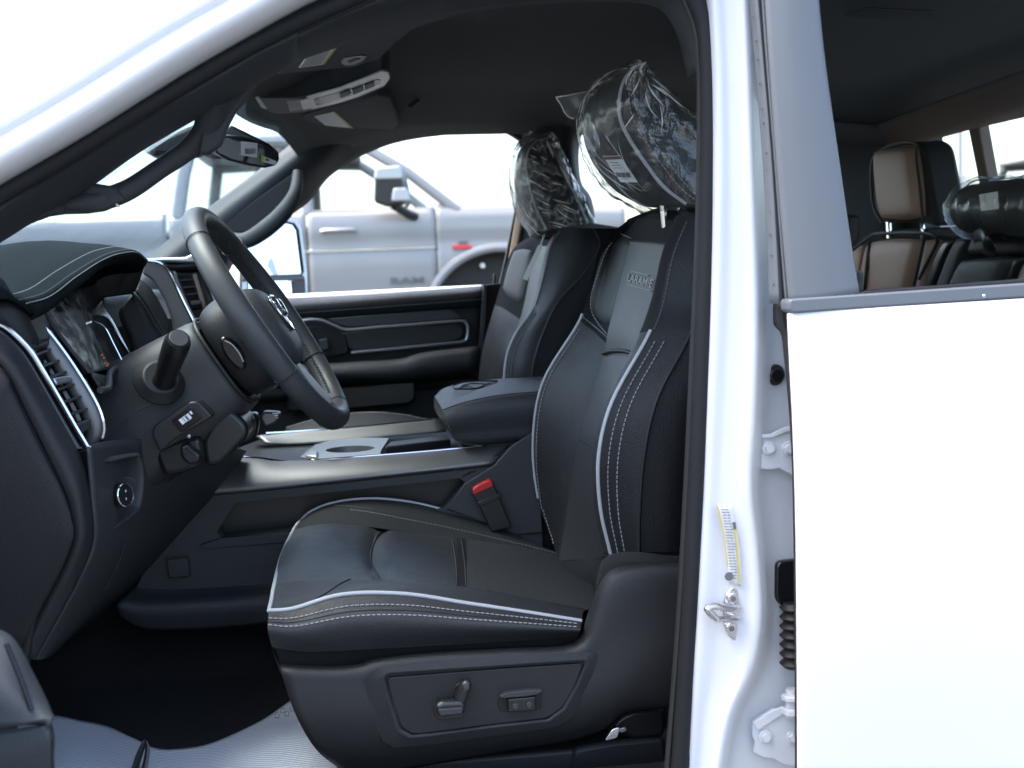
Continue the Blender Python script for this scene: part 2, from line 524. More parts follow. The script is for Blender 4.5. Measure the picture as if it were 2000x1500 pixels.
# door opening weatherstrip: bulb and inner lip
SC = [(-110, 442), (0, 379), (105, 318), (190, 266), (350, 168), (508, 77), (655, 8), (800, -50), (1000, -92), (1200, -96), (1318, -55),
      (1370, 30), (1383, 130), (1384, 300), (1379, 500), (1371, 700), (1360, 950), (1347, 1200), (1334, 1400), (1325, 1540)]
seal = tube('door_seal', SC, .0108, m_seal, TRUCK, D=1.345, k=8, n=12, ab=(1, 1.0))
SL = [(-110, 462), (0, 399), (105, 337), (190, 285), (350, 187), (510, 94), (660, 25), (800, -30), (1000, -70), (1200, -74), (1305, -38),
      (1352, 38), (1366, 130), (1367, 300), (1362, 500), (1353, 700), (1341, 950), (1327, 1200), (1312, 1400), (1300, 1540)]
tube('lip', SL, .0042, m_seal_d, seal, D=1.352, k=8, n=8)
SL2 = [(x + 17, y - 3) if i > 10 else (x - 6, y - 20) for i, (x, y) in enumerate(SC)]
tube('lip', SL2, .0035, m_seal_d, seal, D=1.343, k=8, n=8)

# B pillar jamb (white, stamped)
def col_rail(xy, D): return [P(x, y, d) for (x, y), d in zip(xy, D if isinstance(D, (list, tuple)) else [D] * len(xy))]
ysB = [-120, 150, 400, 600, 800, 950, 1080, 1200, 1300, 1400, 1540]
def cx(tab):
    return [(float(np.interp(y, [t[0] for t in tab], [t[1] for t in tab])), y) for y in ysB]
edge0 = cx([(-120, 1385), (150, 1400), (400, 1400), (600, 1394), (800, 1384), (1000, 1374), (1250, 1360), (1540, 1342)])
edge5 = cx([(-120, 1480), (150, 1500), (400, 1520), (600, 1540), (800, 1562), (1000, 1575), (1540, 1582)])
rid = cx([(-120, 1450), (400, 1470), (700, 1478), (900, 1462), (1000, 1462), (1080, 1474), (1150, 1482), (1230, 1478), (1310, 1462), (1360, 1440), (1430, 1408), (1540, 1396)])
mid = [((a[0] * .62 + b[0] * .38), a[1]) for a, b in zip(edge0, rid)]
mid2 = [((a[0] * .25 + b[0] * .75), a[1]) for a, b in zip(edge0, rid)]
riR = [(min(x + 12, e[0] - 20), y) for (x, y), e in zip(rid, edge5)]
riR2 = [(min(x + 36, e[0] - 12), y) for (x, y), e in zip(rid, edge5)]
Dup = [1.32, 1.32, 1.322, 1.325, 1.328, 1.33, 1.33, 1.33, 1.33, 1.332, 1.335]
rails = [col_rail([(x - 20, y) for x, y in edge0], [d + .035 for d in Dup]), col_rail(edge0, [d + .008 for d in Dup]),
         col_rail(mid, [d + .006 for d in Dup]), col_rail(mid2, [d + .0 for d in Dup]),
         col_rail(rid, [d - .006 for d in Dup]), col_rail(riR, [d + .004 for d in Dup]), col_rail(riR2, [d + .030 for d in Dup]), col_rail(edge5, [d + .036 for d in Dup])]
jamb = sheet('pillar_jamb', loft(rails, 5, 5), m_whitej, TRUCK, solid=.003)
# rocker panel under the opening
box('rocker_panel', (.4, 1.37, .8), (2.4, .1, .16), m_white, TRUCK, bevel=.02)

# black plug, hinges, striker, label, wiring boot on the jamb
def on_jamb(px, py, off=0): return P(px, py, 1.335 + off)
cyl('grommet', P(1513, 732, 1.356), (0.15, -1, 0), .0128, .006, m_seal_d, TRUCK, bevel=.002)
cyl('plug_cap', P(1517, 733, 1.351), (0.15, -1, 0), .0085, .004, m_pblack, TRUCK, bevel=.001)
def hinge(poly, bolts, D):
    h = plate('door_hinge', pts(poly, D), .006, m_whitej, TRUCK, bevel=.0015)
    for (bx, by) in bolts:
        c = P(bx, by, D - .004)
        cyl('washer', c + Vector((0, .002, 0)), (0, 1, 0), .0085, .002, m_whitej, h, bevel=.0006)
        cyl('bolt', c, (0, 1, 0), .0058, .008, m_whitej, h, n=6, bevel=.0006)
    return h
h1 = hinge([(1473, 850), (1500, 850), (1518, 845), (1535, 835), (1570, 832), (1570, 925), (1545, 928), (1522, 915), (1505, 918), (1478, 916)], [(1503, 876), (1541, 876)], 1.347)
h2 = hinge([(1471, 1410), (1490, 1398), (1510, 1385), (1532, 1384), (1570, 1384), (1570, 1500), (1530, 1494), (1510, 1482), (1490, 1480), (1472, 1470), (1476, 1450), (1470, 1438)], [(1496, 1440), (1549, 1440)], 1.347)
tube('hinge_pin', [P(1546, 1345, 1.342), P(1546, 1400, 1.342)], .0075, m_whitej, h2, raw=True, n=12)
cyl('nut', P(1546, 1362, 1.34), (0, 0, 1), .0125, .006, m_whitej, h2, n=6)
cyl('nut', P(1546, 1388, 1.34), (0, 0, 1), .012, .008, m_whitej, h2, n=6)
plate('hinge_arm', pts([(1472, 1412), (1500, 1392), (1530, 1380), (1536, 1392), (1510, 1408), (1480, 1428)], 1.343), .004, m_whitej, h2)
plate('hinge_arm', pts([(1476, 850), (1505, 848), (1530, 836), (1565, 828), (1565, 836), (1536, 844), (1510, 855), (1478, 857)], 1.342), .004, m_whitej, h1)

st = plate('door_striker', round_poly(pts([(1412, 1188), (1418, 1160), (1430, 1147), (1440, 1150), (1448, 1165), (1450, 1210), (1447, 1245), (1440, 1254), (1428, 1248), (1415, 1228)], 1.33), .004), .004, m_metal, TRUCK)
tube('loop', [P(1442, 1187, 1.326), P(1418, 1188, 1.312), P(1398, 1184, 1.302), P(1384, 1187, 1.298), P(1383, 1192, 1.297), P(1396, 1206, 1.300), P(1404, 1210, 1.304), P(1425, 1209, 1.315), P(1442, 1208, 1.326)], .0042, m_metal, st, k=6, n=12)
for by in (1169, 1227):
    c = P(1431 if by < 1200 else 1428, by, 1.327)
    cyl('screw', c, (0, 1, 0), .0068, .005, m_metal, st, bevel=.001)
    cyl('socket', c - Vector((0, .0026, 0)), (0, 1, 0), .0036, .001, m_ink, st, n=6, bevel=0)

lab = sheet('warning_label', loft([pts([(1399, 985), (1408, 1020), (1417, 1060), (1422, 1100), (1424, 1140)], 1.3255), pts([(1428, 985), (1436, 1020), (1443, 1060), (1447, 1100), (1446, 1146)], 1.3235)], 3, 2), m_paper, TRUCK, solid=.0006)
for x0, x1, y0, y1, mm, nm in ((0, .1, 0.0, .78, m_yellow, 'stripe'), (.84, 1, .30, .98, m_yellow, 'stripe'), (.8, 1, .22, .31, m_ink, 'stripe')):
    q = [P(1399 + 25 * t ** .6 + (29 - 6 * t) * f, 985 + 155 * t + 4 * f * t, 1.3225) for f, t in ((x0, y0), (x1, y0), (x1, (y0 + y1) / 2), (x1, y1), (x0, y1), (x0, (y0 + y1) / 2))]
    plate(nm, q, .0005, mm, lab, bevel=0)
ds = []
for i in range(26):
    t = .03 + i * .036
    for f0, f1 in ((.16, .16 + random.uniform(.25, .34)), (.5, .5 + random.uniform(.15, .28))):
        a = P(1399 + 25 * t ** .6 + (29 - 6 * t) * f0, 985 + 155 * t, 1.3225); b = P(1399 + 25 * t ** .6 + (29 - 6 * t) * f1, 985 + 155 * t, 1.3222)
        ds.append(box_data((a + b) / 2, (b - a).normalized(), Vector((0, 1, 0)), Vector((0, 0, 1)), (b - a).length / 2, .0004, .0004))
Vv, Ff = merge(ds); mesh('print', Vv, Ff, m_ink, lab, smooth=False, kind='stuff')
cyl('emblem', P(1424, 1126, 1.3222), (0, 1, 0), .0052, .0006, m_ink, lab, bevel=0)

bt = plate('wiring_boot', round_poly(pts([(1516, 1098), (1580, 1092), (1580, 1190), (1530, 1186), (1514, 1172)], 1.352), .008), .014, m_pblack, TRUCK, bevel=.003)
rad = [.013 + .003 * (1 if i % 2 else -1) for i in range(15)]
tube('bellows', [P(1548, 1178 + 9 * i, 1.345) for i in range(15)], rad, m_seal_d, bt, k=1, n=16)

# ------------------------------------------------------------------ rear door (near side)
RD = part_empty('rear_door', TRUCK)
ysd = [612, 700, 850, 1050, 1300, 1540]
Dd = [1.262, 1.252, 1.246, 1.245, 1.25, 1.262]
xe = [1546, 1550, 1557, 1562, 1564, 1565]
rails = [[P(x + 10, y, d + .06) for x, y, d in zip(xe, ysd, Dd)], [P(x + 1, y, d + .012) for x, y, d in zip(xe, ysd, Dd)], [P(x, y, d + .003) for x, y, d in zip(xe, ysd, Dd)],
         [P(x + 6, y, d) for x, y, d in zip(xe, ysd, Dd)]]
for xx in (1700, 1900, 2150, 2450, 2800):
    rails.append([P(xx, y - (xx - 1545) * .063 * (1 - (y - 612) / 900), d - .004) for y, d in zip(ysd, Dd)])
sheet('door_skin', loft(rails, 5, 4), m_white, RD, solid=.003)
tube('edge_seal', [(1524, 598), (1526, 630), (1534, 655), (1538, 700), (1547, 800), (1552, 900), (1555, 1050), (1557, 1250), (1558, 1540)],
     [.006, .006, .005, .0042, .004, .0036, .0034, .0034, .0034], m_seal_d, RD, D=1.305, k=6, n=8)
plate('edge_cap', pts([(1519, 592), (1533, 592), (1540, 612), (1545, 640), (1536, 652), (1520, 636)], 1.312), .02, m_seal_d, RD, bevel=.003)
# window frame: grey applique with its weatherstrip
fr = sheet('window_frame', loft([pts([(1487, -110), (1500, 100), (1515, 300), (1530, 480), (1541, 598)], 1.272),
      pts([(1535, -110), (1550, 100), (1570, 300), (1592, 480), (1607, 592)], 1.264),
      pts([(1582, -110), (1602, 100), (1629, 300), (1655, 480), (1671, 578)], 1.268),
      pts([(1584, -110), (1604, 100), (1631, 300), (1657, 480), (1673, 577)], 1.285)], 5, 4), m_frame, RD, solid=.004)
sheet('weatherstrip', loft([pts([(1455, -110), (1474, 100), (1490, 300), (1500, 480), (1504, 592)], 1.300), pts([(1470, -110), (1488, 100), (1505, 300), (1516, 480), (1521, 594)], 1.290),
      pts([(1478, -110), (1494, 100), (1511, 300), (1524, 480), (1532, 596)], 1.298), pts([(1484, -110), (1498, 100), (1514, 300), (1528, 480), (1538, 598)], 1.285)], 5, 4), m_frame, RD, solid=.003)
for i in range(14):
    y = -10 + i * 43 + random.uniform(-8, 8)
    x = np.interp(y, [0, 300, 590], [1468, 1494, 1510]) + random.uniform(-1, 3)
    cyl('speck', P(x, y, 1.292), (0, 1, 0), random.uniform(.0005, .0011), .002, m_ink, RD, n=8, bevel=0)
prism('belt_molding', [(1541, 590), (1545, 584), (2900, 492), (2900, 520), (1550, 611), (1543, 606)], 1.256, .03, m_frame, RD, bevel=.004)
prism('belt_seal', [(1674, 574), (1690, 568), (2900, 478), (2900, 487), (1690, 577), (1672, 580)], 1.272, .02, m_satin, RD, bevel=.002)
cyl('molding_pin', P(1922, 578, 1.256), (0, 1, 0), .0022, .003, m_chrome, RD, n=10)
plate('window_glass', pts([(1596, -140), (1612, 100), (1640, 300), (1675, 574), (2900, 478), (2900, -140)], 1.285), .004, m_glass, RD, bevel=0)
tube('lock_pin', [P(1680, 572, 1.34), P(1680, 545, 1.34), P(1680, 533, 1.34), P(1680, 529, 1.34)], [.0036, .0036, .0036, .0015], m_plastic_g, RD, raw=True, n=12)
for yy in (537, 541, 545):
    cyl('ring', P(1680, yy, 1.34), (0, 0, 1), .0041, .0012, m_plastic_g, RD, bevel=0)
plate('inner_panel', [Vector((.58, 1.36, 1.50)), Vector((1.4, 1.36, 1.53)), Vector((1.4, 1.36, .8)), Vector((.58, 1.36, .8))], .04, m_plastic, RD, bevel=.01)

# driver door: only the front corner of its armrest pocket stands in view, close to the viewer
FD = part_empty('driver_door', TRUCK)
G = loft([pts([(-200, 1180), (-60, 1222), (0, 1238), (25, 1262), (50, 1310), (80, 1370), (96, 1410)], 1.06),
          pts([(-200, 1290), (-60, 1320), (0, 1335), (30, 1350), (58, 1372), (84, 1395), (98, 1412)], 1.02),
          pts([(-200, 1440), (-60, 1430), (0, 1422), (30, 1418), (60, 1414), (84, 1412), (97, 1414)], 1.01)], 5, 6)
bl = sheet('armrest_cap', G, m_doorp, FD, solid=.01)
sheet('pocket_side', loft([pts([(-200, 1446), (0, 1428), (60, 1420), (90, 1416), (97, 1420)], 1.015), pts([(-200, 1540), (0, 1500), (60, 1480), (88, 1460), (98, 1450)], 1.012),
      pts([(-200, 1640), (0, 1600), (60, 1570), (88, 1540), (100, 1530)], 1.02)], 5, 5), m_doorp, FD, solid=.01)
for a, b in (((12, 1258), (62, 1388)), ((-8, 1330), (18, 1396)), ((-40, 1320), (-16, 1400))):
    tube('groove', [P(a[0], a[1], 1.028), P((a[0] + b[0]) / 2 + 2, (a[1] + b[1]) / 2, 1.017), P(b[0], b[1], 1.009)], .0022, m_pblack, bl, raw=True, n=8)
tube('edge_trim', [P(90, 1405, 1.03), P(97, 1440, 1.03), P(96, 1480, 1.03), P(100, 1540, 1.03)], .004, m_plastic_d, FD, k=4, n=8)
box('door_shell', (-.62, 1.0, 1.1), (.1, .9, .9), m_white, FD, rot=Matrix.Rotation(R(4), 3, 'Z'), bevel=.02)
box('door_panel', (-.495, .85, 1.10), (.2, .52, .70), m_doorp, FD, bevel=.03, seg=3)
# body parts just outside the picture: roof rail over the rear door, back pillar, fender and hood
Vr, Fr = tube_data(np.array([[.26, 1.335, 2.0], [.6, 1.33, 2.005], [1.1, 1.335, 2.0], [1.52, 1.35, 1.96]]), .062, 12, (1, .7)); mesh('roof_side_rail', Vr, Fr, m_white, TRUCK)
box('window_frame', (.92, 1.30, 1.925), (.92, .03, .05), m_frame, RD, bevel=.01)
plate('back_pillar', [Vector((1.36, 1.28, z_)) if i < 2 else Vector((1.56, 1.28, z_)) for i, z_ in enumerate((.8, 2.0, 2.0, .8))], .07, m_white, TRUCK, bevel=.02, seg=3)
plate('back_panel', [Vector((1.5, y_, z_)) for y_, z_ in ((1.30, .8), (1.30, 1.56), (3.10, 1.56), (3.10, .8))], .04, m_white, TRUCK, bevel=.01)
sheet('fender', loft([[Vector((x_, 1.30 - .02 * math.sin(max(0, (z_ - .7)) * 3), z_)) for x_ in (-1.95, -1.5, -1.1, -.72)] for z_ in (.75, 1.0, 1.25, 1.42)] + [[Vector((x_, 1.40, 1.47 - .04 * max(0, -x_ - 1))) for x_ in (-1.95, -1.5, -1.1, -.72)]], 4, 4), m_white, TRUCK, solid=.006)
sheet('hood', loft([[Vector((x_, y_, 1.475 - .05 * max(0, -x_ - 1) - .03 * ((y_ - 2.2) / .8) ** 2)) for x_ in (-1.95, -1.6, -1.2, -.9)] for y_ in (1.41, 1.8, 2.2, 2.6, 3.0)], 3, 3), m_white, TRUCK, solid=.006)

# ------------------------------------------------------------------ A pillar trim, near side, with grab handle
O = pts([(-110, 466), (0, 402), (105, 338), (210, 272), (320, 207), (430, 143), (510, 98), (580, 64)], 1.35)
Mi = pts([(-110, 500), (0, 434), (90, 376), (195, 308), (305, 243), (412, 183), (500, 130), (579, 90)], 1.385)
I = pts([(-110, 530), (0, 469), (62, 426), (160, 372), (275, 292), (383, 228), (472, 178), (577, 118)], 1.45)
I2 = [v + Vector((-.03, .05, -.004)) for v in I]
ap = sheet('pillar_trim', loft([O, Mi, I, I2], 5, 5), m_pillar, TRUCK, solid=.004)
# handle
HD = [1.455, 1.458, 1.465, 1.475, 1.48, 1.48, 1.475, 1.46, 1.44]
hp = [(128, 400), (160, 396), (198, 390), (252, 370), (312, 330), (362, 296), (398, 262), (412, 222), (418, 190)]
tube('grab_handle', [P(x, y, d) for (x, y), d in zip(hp, HD)], [.006, .011, .0135, .0125, .0118, .0125, .0155, .018, .015], m_pillar, ap, k=6, n=14, ab=(1, .9))
plate('handle_base', pts([(-70, 512), (0, 469), (52, 436), (90, 422), (122, 417), (165, 416), (200, 411), (246, 391), (224, 364), (176, 356), (120, 382), (40, 426), (-70, 494)], 1.455), .02, m_pillar, ap, bevel=.004)
plate('handle_base', pts([(377, 226), (440, 184), (500, 160), (492, 174), (458, 218), (446, 240), (430, 282), (404, 300), (388, 300), (392, 262)], 1.46), .02, m_pillar, ap, bevel=.004)
tube('trim_clip', [P(227, 399, 1.44), P(233, 404, 1.44)], .0012, m_paper, ap, raw=True, n=6)

# roof rail trim, near side
O = pts([(575, 70), (650, 34), (760, -10), (900, -48), (1060, -66), (1220, -66), (1310, -30), (1352, 40), (1366, 140)], 1.355)
Mi = pts([(575, 96), (660, 58), (780, 16), (920, -18), (1060, -36), (1200, -36), (1290, -8), (1335, 50), (1355, 140)], 1.40)
I = pts([(577, 118), (669, 86), (790, 46), (920, 20), (1060, 5), (1190, 0), (1280, 10), (1322, 60), (1345, 150)], 1.50)
sheet('roof_rail_trim', loft([O, Mi, I], 5, 5), m_brown if False else m_pillar, TRUCK, solid=.004)

# B pillar trim, near side (behind the seal) and shoulder belt slot
sheet('pillar_trim', loft([pts([(1368, 100), (1370, 400), (1362, 700), (1345, 1000), (1318, 1400), (1310, 1540)], 1.36), pts([(1380, 100), (1390, 400), (1390, 700), (1380, 1000), (1360, 1400), (1350, 1540)], 1.44),
      pts([(1420, 100), (1430, 400), (1440, 700), (1440, 1000), (1420, 1400), (1400, 1540)], 1.46)], 5, 4), m_plastic_d, TRUCK, solid=.004)

# ------------------------------------------------------------------ headliner
nx, ny = 33, 29
G = np.zeros((ny, nx, 3))
for j, y in enumerate(np.linspace(1.47, 2.98, ny)):
    t = (y - 2.2) / .75
    edge = .085 * max(0, (1.78 - y) / .3) ** 1.6 + .075 * max(0, (y - 2.72) / .26) ** 1.8
    for i, x in enumerate(np.linspace(-.24, 1.46, nx)):
        xf = -.245 + .09 * t * t
        x2 = xf + (x + .24) / 1.7 * (1.46 - xf)
        z = 2.0 - edge - .095 * max(0, (.12 - x2) / .34) ** 1.5 - .06 * max(0, (x2 - 1.15) / .3) ** 2
        G[j, i] = (x2, y, z)
hl = sheet('headliner', G, m_headliner, TRUCK, solid=.012, off=1 if False else 0)
tube('grab_handle', [P(1334, 222, 2.93), P(1338, 204, 2.92), P(1352, 192, 2.91), P(1385, 190, 2.91), P(1420, 205, 2.93)], .008, m_plastic_g, hl, k=5, n=8)
plate('lamp_lens', [PZ(x, y, 1.967) for x, y in ((1650, 30), (1690, 18), (1820, 24), (1800, 36), (1700, 40))], .004, m_plastic_g, hl, bevel=.001)
plate('coat_hook', pts([(795, 205), (815, 192), (822, 196), (802, 212)], 2.80), .01, m_plastic_g, hl)

# sun visors
v1 = plate('sun_visor', [PZ(x, y, 1.888) for x, y in ((540, 146), (577, 116), (668, 84), (760, 54), (860, 22), (915, 12), (880, 34), (808, 56), (772, 86), (740, 116), (690, 131), (600, 140))], .018, m_headliner, TRUCK, bevel=.004, r=.01, toward=Vector((0, 2, 0)))
lb = plate('label', [PZ(x, y, 1.8865) for x, y in ((583, 133), (600, 108), (663, 87), (634, 126))], .001, m_paper, v1, bevel=0, toward=Vector((0, 2, 0)))
plate('stripe', [PZ(x, y, 1.886) for x, y in ((629, 127), (657, 89.5), (663, 87), (634, 126))], .0005, m_yellow, lb, bevel=0, toward=Vector((0, 2, 0)))
ds = []
for i in range(8):
    t0 = .1 + i * .1
    a = PZ(583 + 15 * t0 + 4, 133 - 24 * t0, 1.8858); b = PZ(625 + 24 * t0, 127 - 35 * t0, 1.8858)
    ds.append(box_data((a + b) / 2, (b - a).normalized(), (b - a).normalized().orthogonal(), Vector((0, 0, 1)), (b - a).length / 2, .0012, .0003))
Vv, Ff = merge(ds); mesh('print', Vv, Ff, mat('ink_pale', (.35, .35, .36), .8), lb, smooth=False, kind='stuff')
c = PZ(690, 118, 1.887)
vm = plate('mirror_flap', [PZ(x, y, 1.8862) for x, y in ((665, 122), (672, 113), (705, 108), (717, 110), (708, 120), (690, 127), (672, 128))], .004, m_satin, v1, r=.006, bevel=.001, toward=Vector((0, 2, 0)))
plate('pull_tab', [PZ(x, y, 1.8852) for x, y in ((678, 121), (698, 114), (704, 116), (684, 124))], .002, m_plastic_g, vm, bevel=.0005, toward=Vector((0, 2, 0)))
v2 = plate('sun_visor', [PZ(x, y, 1.932) for x, y in ((588, 226), (640, 212), (742, 186), (762, 192), (780, 240), (768, 254), (720, 268), (672, 270), (640, 262))], .018, m_headliner, TRUCK, bevel=.004, r=.012, toward=Vector((0, 2, 0)))
lb = plate('label', [PZ(x, y, 1.9305) for x, y in ((614, 228), (653, 219), (692, 254), (657, 262))], .001, m_paper, v2, bevel=0, toward=Vector((0, 2, 0)))
plate('stripe', [PZ(x, y, 1.930) for x, y in ((651, 219.5), (654, 219), (693, 253.5), (689, 255))], .0005, m_yellow, lb, bevel=0, toward=Vector((0, 2, 0)))

# overhead console
def OZ(x, y, dz=0): return PZ(x, y, 1.912 + dz)
oc = plate('overhead_console', [OZ(x, y) for x, y in ((482, 186), (520, 192), (585, 191), (650, 178), (715, 152), (745, 138), (760, 140), (764, 154), (752, 170), (700, 192), (650, 206), (590, 220), (540, 223), (505, 212))], .05, m_plastic_g, TRUCK, bevel=.006, r=.01, toward=Vector((0, 2, 0)))
plate('console_fascia', [OZ(x, y, -.003) for x, y in ((492, 190), (505, 190), (522, 214), (508, 210))], .003, m_trimpale, oc, bevel=.001, toward=Vector((0, 2, 0)))
plate('bezel', [OZ(x, y, -.004) for x, y in ((598, 190), (660, 173), (720, 150), (746, 139), (758, 141), (762, 153), (752, 167), (700, 189), (660, 202), (608, 214))], .004, m_trimpale, oc, bevel=.0015, r=.008, toward=Vector((0, 2, 0)))
plate('recess', [OZ(x, y, -.005) for x, y in ((612, 195), (680, 176), (735, 156), (744, 157), (742, 164), (690, 186), (618, 207))], .003, m_pblack, oc, bevel=.001, r=.004, toward=Vector((0, 2, 0)))
for i, (x0, x1, ya, yb) in enumerate(((663, 684, 184, 176), (688, 708, 177, 169), (712, 730, 168, 161))):
    plate('button', [OZ(x, y, -.0075) for x, y in ((x0, ya), (x1, yb), (x1 + 2, yb + 8), (x0 + 2, ya + 9))], .004, m_plastic_g, oc, bevel=.0012, toward=Vector((0, 2, 0)))
plate('lamp_lens', [OZ(x, y, -.002) for x, y in ((560, 198), (596, 193), (600, 212), (566, 218))], .003, m_trimsilver, oc, bevel=.001, toward=Vector((0, 2, 0)))
plate('switch', [OZ(x, y, -.006) for x, y in ((586, 197), (604, 193), (610, 211), (592, 215))], .004, m_trimpale, oc, bevel=.001, r=.003, toward=Vector((0, 2, 0)))

# ------------------------------------------------------------------ rear-view mirror
mo = P(480, 290, 2.16)
def RM(x, y, o=0): return P(x, y, 2.145 + (x - 480) * .00055 + (y - 296) * .0002 + o)
rm = plate('rear_view_mirror', [RM(x, y) for x, y in ((413, 288), (420, 272), (436, 264), (480, 268), (530, 284), (547, 297), (548, 312), (542, 324), (520, 329), (486, 324), (448, 314), (424, 302))], .03, m_satin, TRUCK, bevel=.006)
plate('mirror_glass', [RM(x, y, -.002) for x, y in ((420, 287), (425, 276), (438, 269), (480, 273), (528, 288), (543, 299), (544, 310), (538, 320), (520, 324), (488, 319), (450, 309), (428, 298))], .002, m_mirror, rm, bevel=0)
bc = plate('barcode_label', [RM(x, y, -.0045) for x, y in ((471, 276), (503, 280), (502, 308), (470, 303))], .0005, m_paper, rm, bevel=0)
ds = []
for i in range(11):
    x = 479 + i * 1.9
    a, b = RM(x, 287, -.0052), RM(x - .3, 300, -.0052)
    ds.append(box_data((a + b) / 2, Vector((1, 0, 0)), Vector((0, 1, 0)), Vector((0, 0, 1)), random.choice((.0004, .0007)), .0002, (a - b).length / 2))
Vv, Ff = merge(ds); mesh('print', Vv, Ff, m_ink, bc, smooth=False, kind='stuff')
gl_ = plate('tag_label', [RM(x, y, -.0045) for x, y in ((512, 304), (538, 314), (543, 318), (536, 322), (512, 316))], .0005, m_paper, rm, bevel=0)
plate('stripe', [RM(x, y, -.0052) for x, y in ((510, 303), (515, 305), (514, 317), (510, 315))], .0004, m_green, gl_, bevel=0)
plate('print', [RM(x, y, -.0052) for x, y in ((519, 309), (526, 311), (526, 315), (519, 314))], .0004, m_ink, gl_, bevel=0)
tube('mount_arm', [P(455, 290, 2.17), P(420, 295, 2.2), P(385, 285, 2.26)], .014, m_satin, rm, k=4, n=10)
plate('sensor_cover', [P(x, y, 2.22) for x, y in ((447, 243), (458, 247), (525, 280), (533, 287), (520, 289), (470, 272), (436, 262))], .04, m_satin, rm, bevel=.005)
plate('camera_housing', [P(x, y, 2.20) for x, y in ((272, 286), (290, 275), (330, 262), (385, 240), (400, 290), (345, 304), (300, 302), (283, 297))], .1, m_plastic_d, rm, bevel=.008)

# ------------------------------------------------------------------ windscreen
near = [P(-230, 640, 1.45), P(-60, 496, 1.455), P(165, 374, 1.46), P(383, 232, 1.47), P(540, 138, 1.5)]
midr = [P(-260, 610, 2.2), P(-60, 500, 2.2), P(130, 395, 2.2), P(320, 287, 2.2), P(474, 195, 2.2)]
far = [P(215, 560, 2.99), P(290, 500, 2.99), P(402, 410, 2.98), P(507, 331, 2.97), P(591, 258, 2.95)]
sheet('windscreen', loft([near, midr, far], 5, 8), m_wglass, TRUCK, solid=.004)

# ------------------------------------------------------------------ far side: A pillar trim with handle
W = pts([(215, 565), (292, 500), (402, 411), (507, 332), (594, 262), (650, 216)], 2.985)
W2 = pts([(250, 580), (330, 505), (432, 420), (532, 342), (620, 272), (676, 226)], 2.93)
E0 = pts([(400, 560), (448, 478), (515, 418), (572, 358), (640, 305), (690, 255)], 2.95)
E = pts([(420, 580), (470, 492), (543, 434), (600, 396), (642, 345), (700, 306)], 3.02)
ap2 = sheet('pillar_trim', loft([W, W2, E0, E], 6, 5), m_pillar, TRUCK, solid=.004)
plate('handle_shade_plate', pts([(441, 436), (505, 386), (574, 337), (572, 360), (552, 404), (520, 432), (480, 452), (452, 456)], 2.928), .006, m_seal_d, ap2, bevel=.002)  # flat dark plate painting the shade of the hollow behind the handle
tube('grab_handle', [P(440, 462, 2.93), P(478, 470, 2.90), P(520, 446, 2.885), P(556, 412, 2.88), P(577, 375, 2.885), P(582, 335, 2.91)], [.014, .02, .022, .021, .016, .012], m_pillar, ap2, k=6, n=12, ab=(1, .8))
# roof rail trim far side
T = pts([(600, 250), (676, 222), (770, 205), (900, 196), (1050, 198), (1200, 205), (1500, 225), (1760, 250)], 2.90)
Bt = pts([(655, 328), (700, 306), (765, 280), (840, 266), (930, 260), (1080, 262), (1400, 268), (1760, 300)], 3.03)
sheet('roof_rail_trim', loft([T, [(a + b) / 2 + Vector((0, -.02, -.008)) for a, b in zip(T, Bt)], Bt], 6, 5), m_headliner, TRUCK, solid=.004)
# B pillar far side
bp = sheet('pillar_trim', loft([pts([(1005, 225), (1026, 290), (1016, 380), (1000, 480), (986, 560), (962, 760)], 3.02),
   pts([(1050, 225), (1050, 290), (1045, 380), (1035, 480), (1025, 560), (1010, 760)], 2.96),
   pts([(1110, 225), (1108, 290), (1120, 370), (1140, 430), (1130, 560), (1120, 760)], 2.95),
   pts([(1145, 225), (1130, 290), (1134, 355), (1158, 405), (1165, 560), (1160, 760)], 3.01)], 6, 5), m_pillar, TRUCK, solid=.004)
sheet('sun_brown_edge', loft([pts([(1022, 300), (1013, 390), (998, 480), (985, 555)], 3.0), pts([(1034, 300), (1026, 390), (1012, 480), (998, 555)], 2.97)], 5, 3), m_brown, bp, solid=.003)  # brown strip paints warm light along the pillar
plate('window_corner', pts([(985, 256), (1035, 250), (1035, 300), (1021, 292), (1014, 273), (1000, 264)], 3.03), .03, m_pillar, bp, bevel=.003)

# ------------------------------------------------------------------ far front door
PD = part_empty('passenger_door', TRUCK)
def L(a, b, n=6): return [(a[0] + (b[0] - a[0]) * i / (n - 1), a[1] + (b[1] - a[1]) * i / (n - 1)) for i in range(n)]
tl = [(380, 604), (500, 596), (620, 587), (740, 578), (860, 569), (945, 562)]
def dn(dy, D, dx=0): return [P(x + dx, y + dy, D) for x, y in tl]
sheet('door_top_pad', loft([dn(-2, 3.06), dn(-3, 3.03), dn(2, 2.985), dn(14, 2.97), dn(36, 2.985)], 4, 5), m_leather, PD, solid=.004)
stitches('stitching', curve([(x, y + 22) for x, y in tl], 2.966, n=60), PD, m_thread_d, ln=.006, gap=.003, r=.0007)
sheet('door_panel', loft([dn(36, 2.985), dn(70, 2.98), dn(130, 2.985), dn(190, 2.975)], 4, 4), m_plastic_d, PD, solid=.004)
tr = [(560, 634), (600, 625), (628, 626), (655, 637), (680, 644), (740, 639), (820, 633), (896, 627), (909, 630), (914, 640), (912, 660), (904, 667), (880, 670), (820, 676), (750, 683), (686, 689)]
tube('trim_strip', tr, .0042, m_trimpale, PD, D=2.955, k=5, n=8)
plate('door_insert', round_poly(pts([(664, 650), (740, 643), (895, 631), (906, 640), (903, 660), (880, 668), (688, 686), (672, 672)], 2.968), .01), .01, m_leather, PD, bevel=.003)
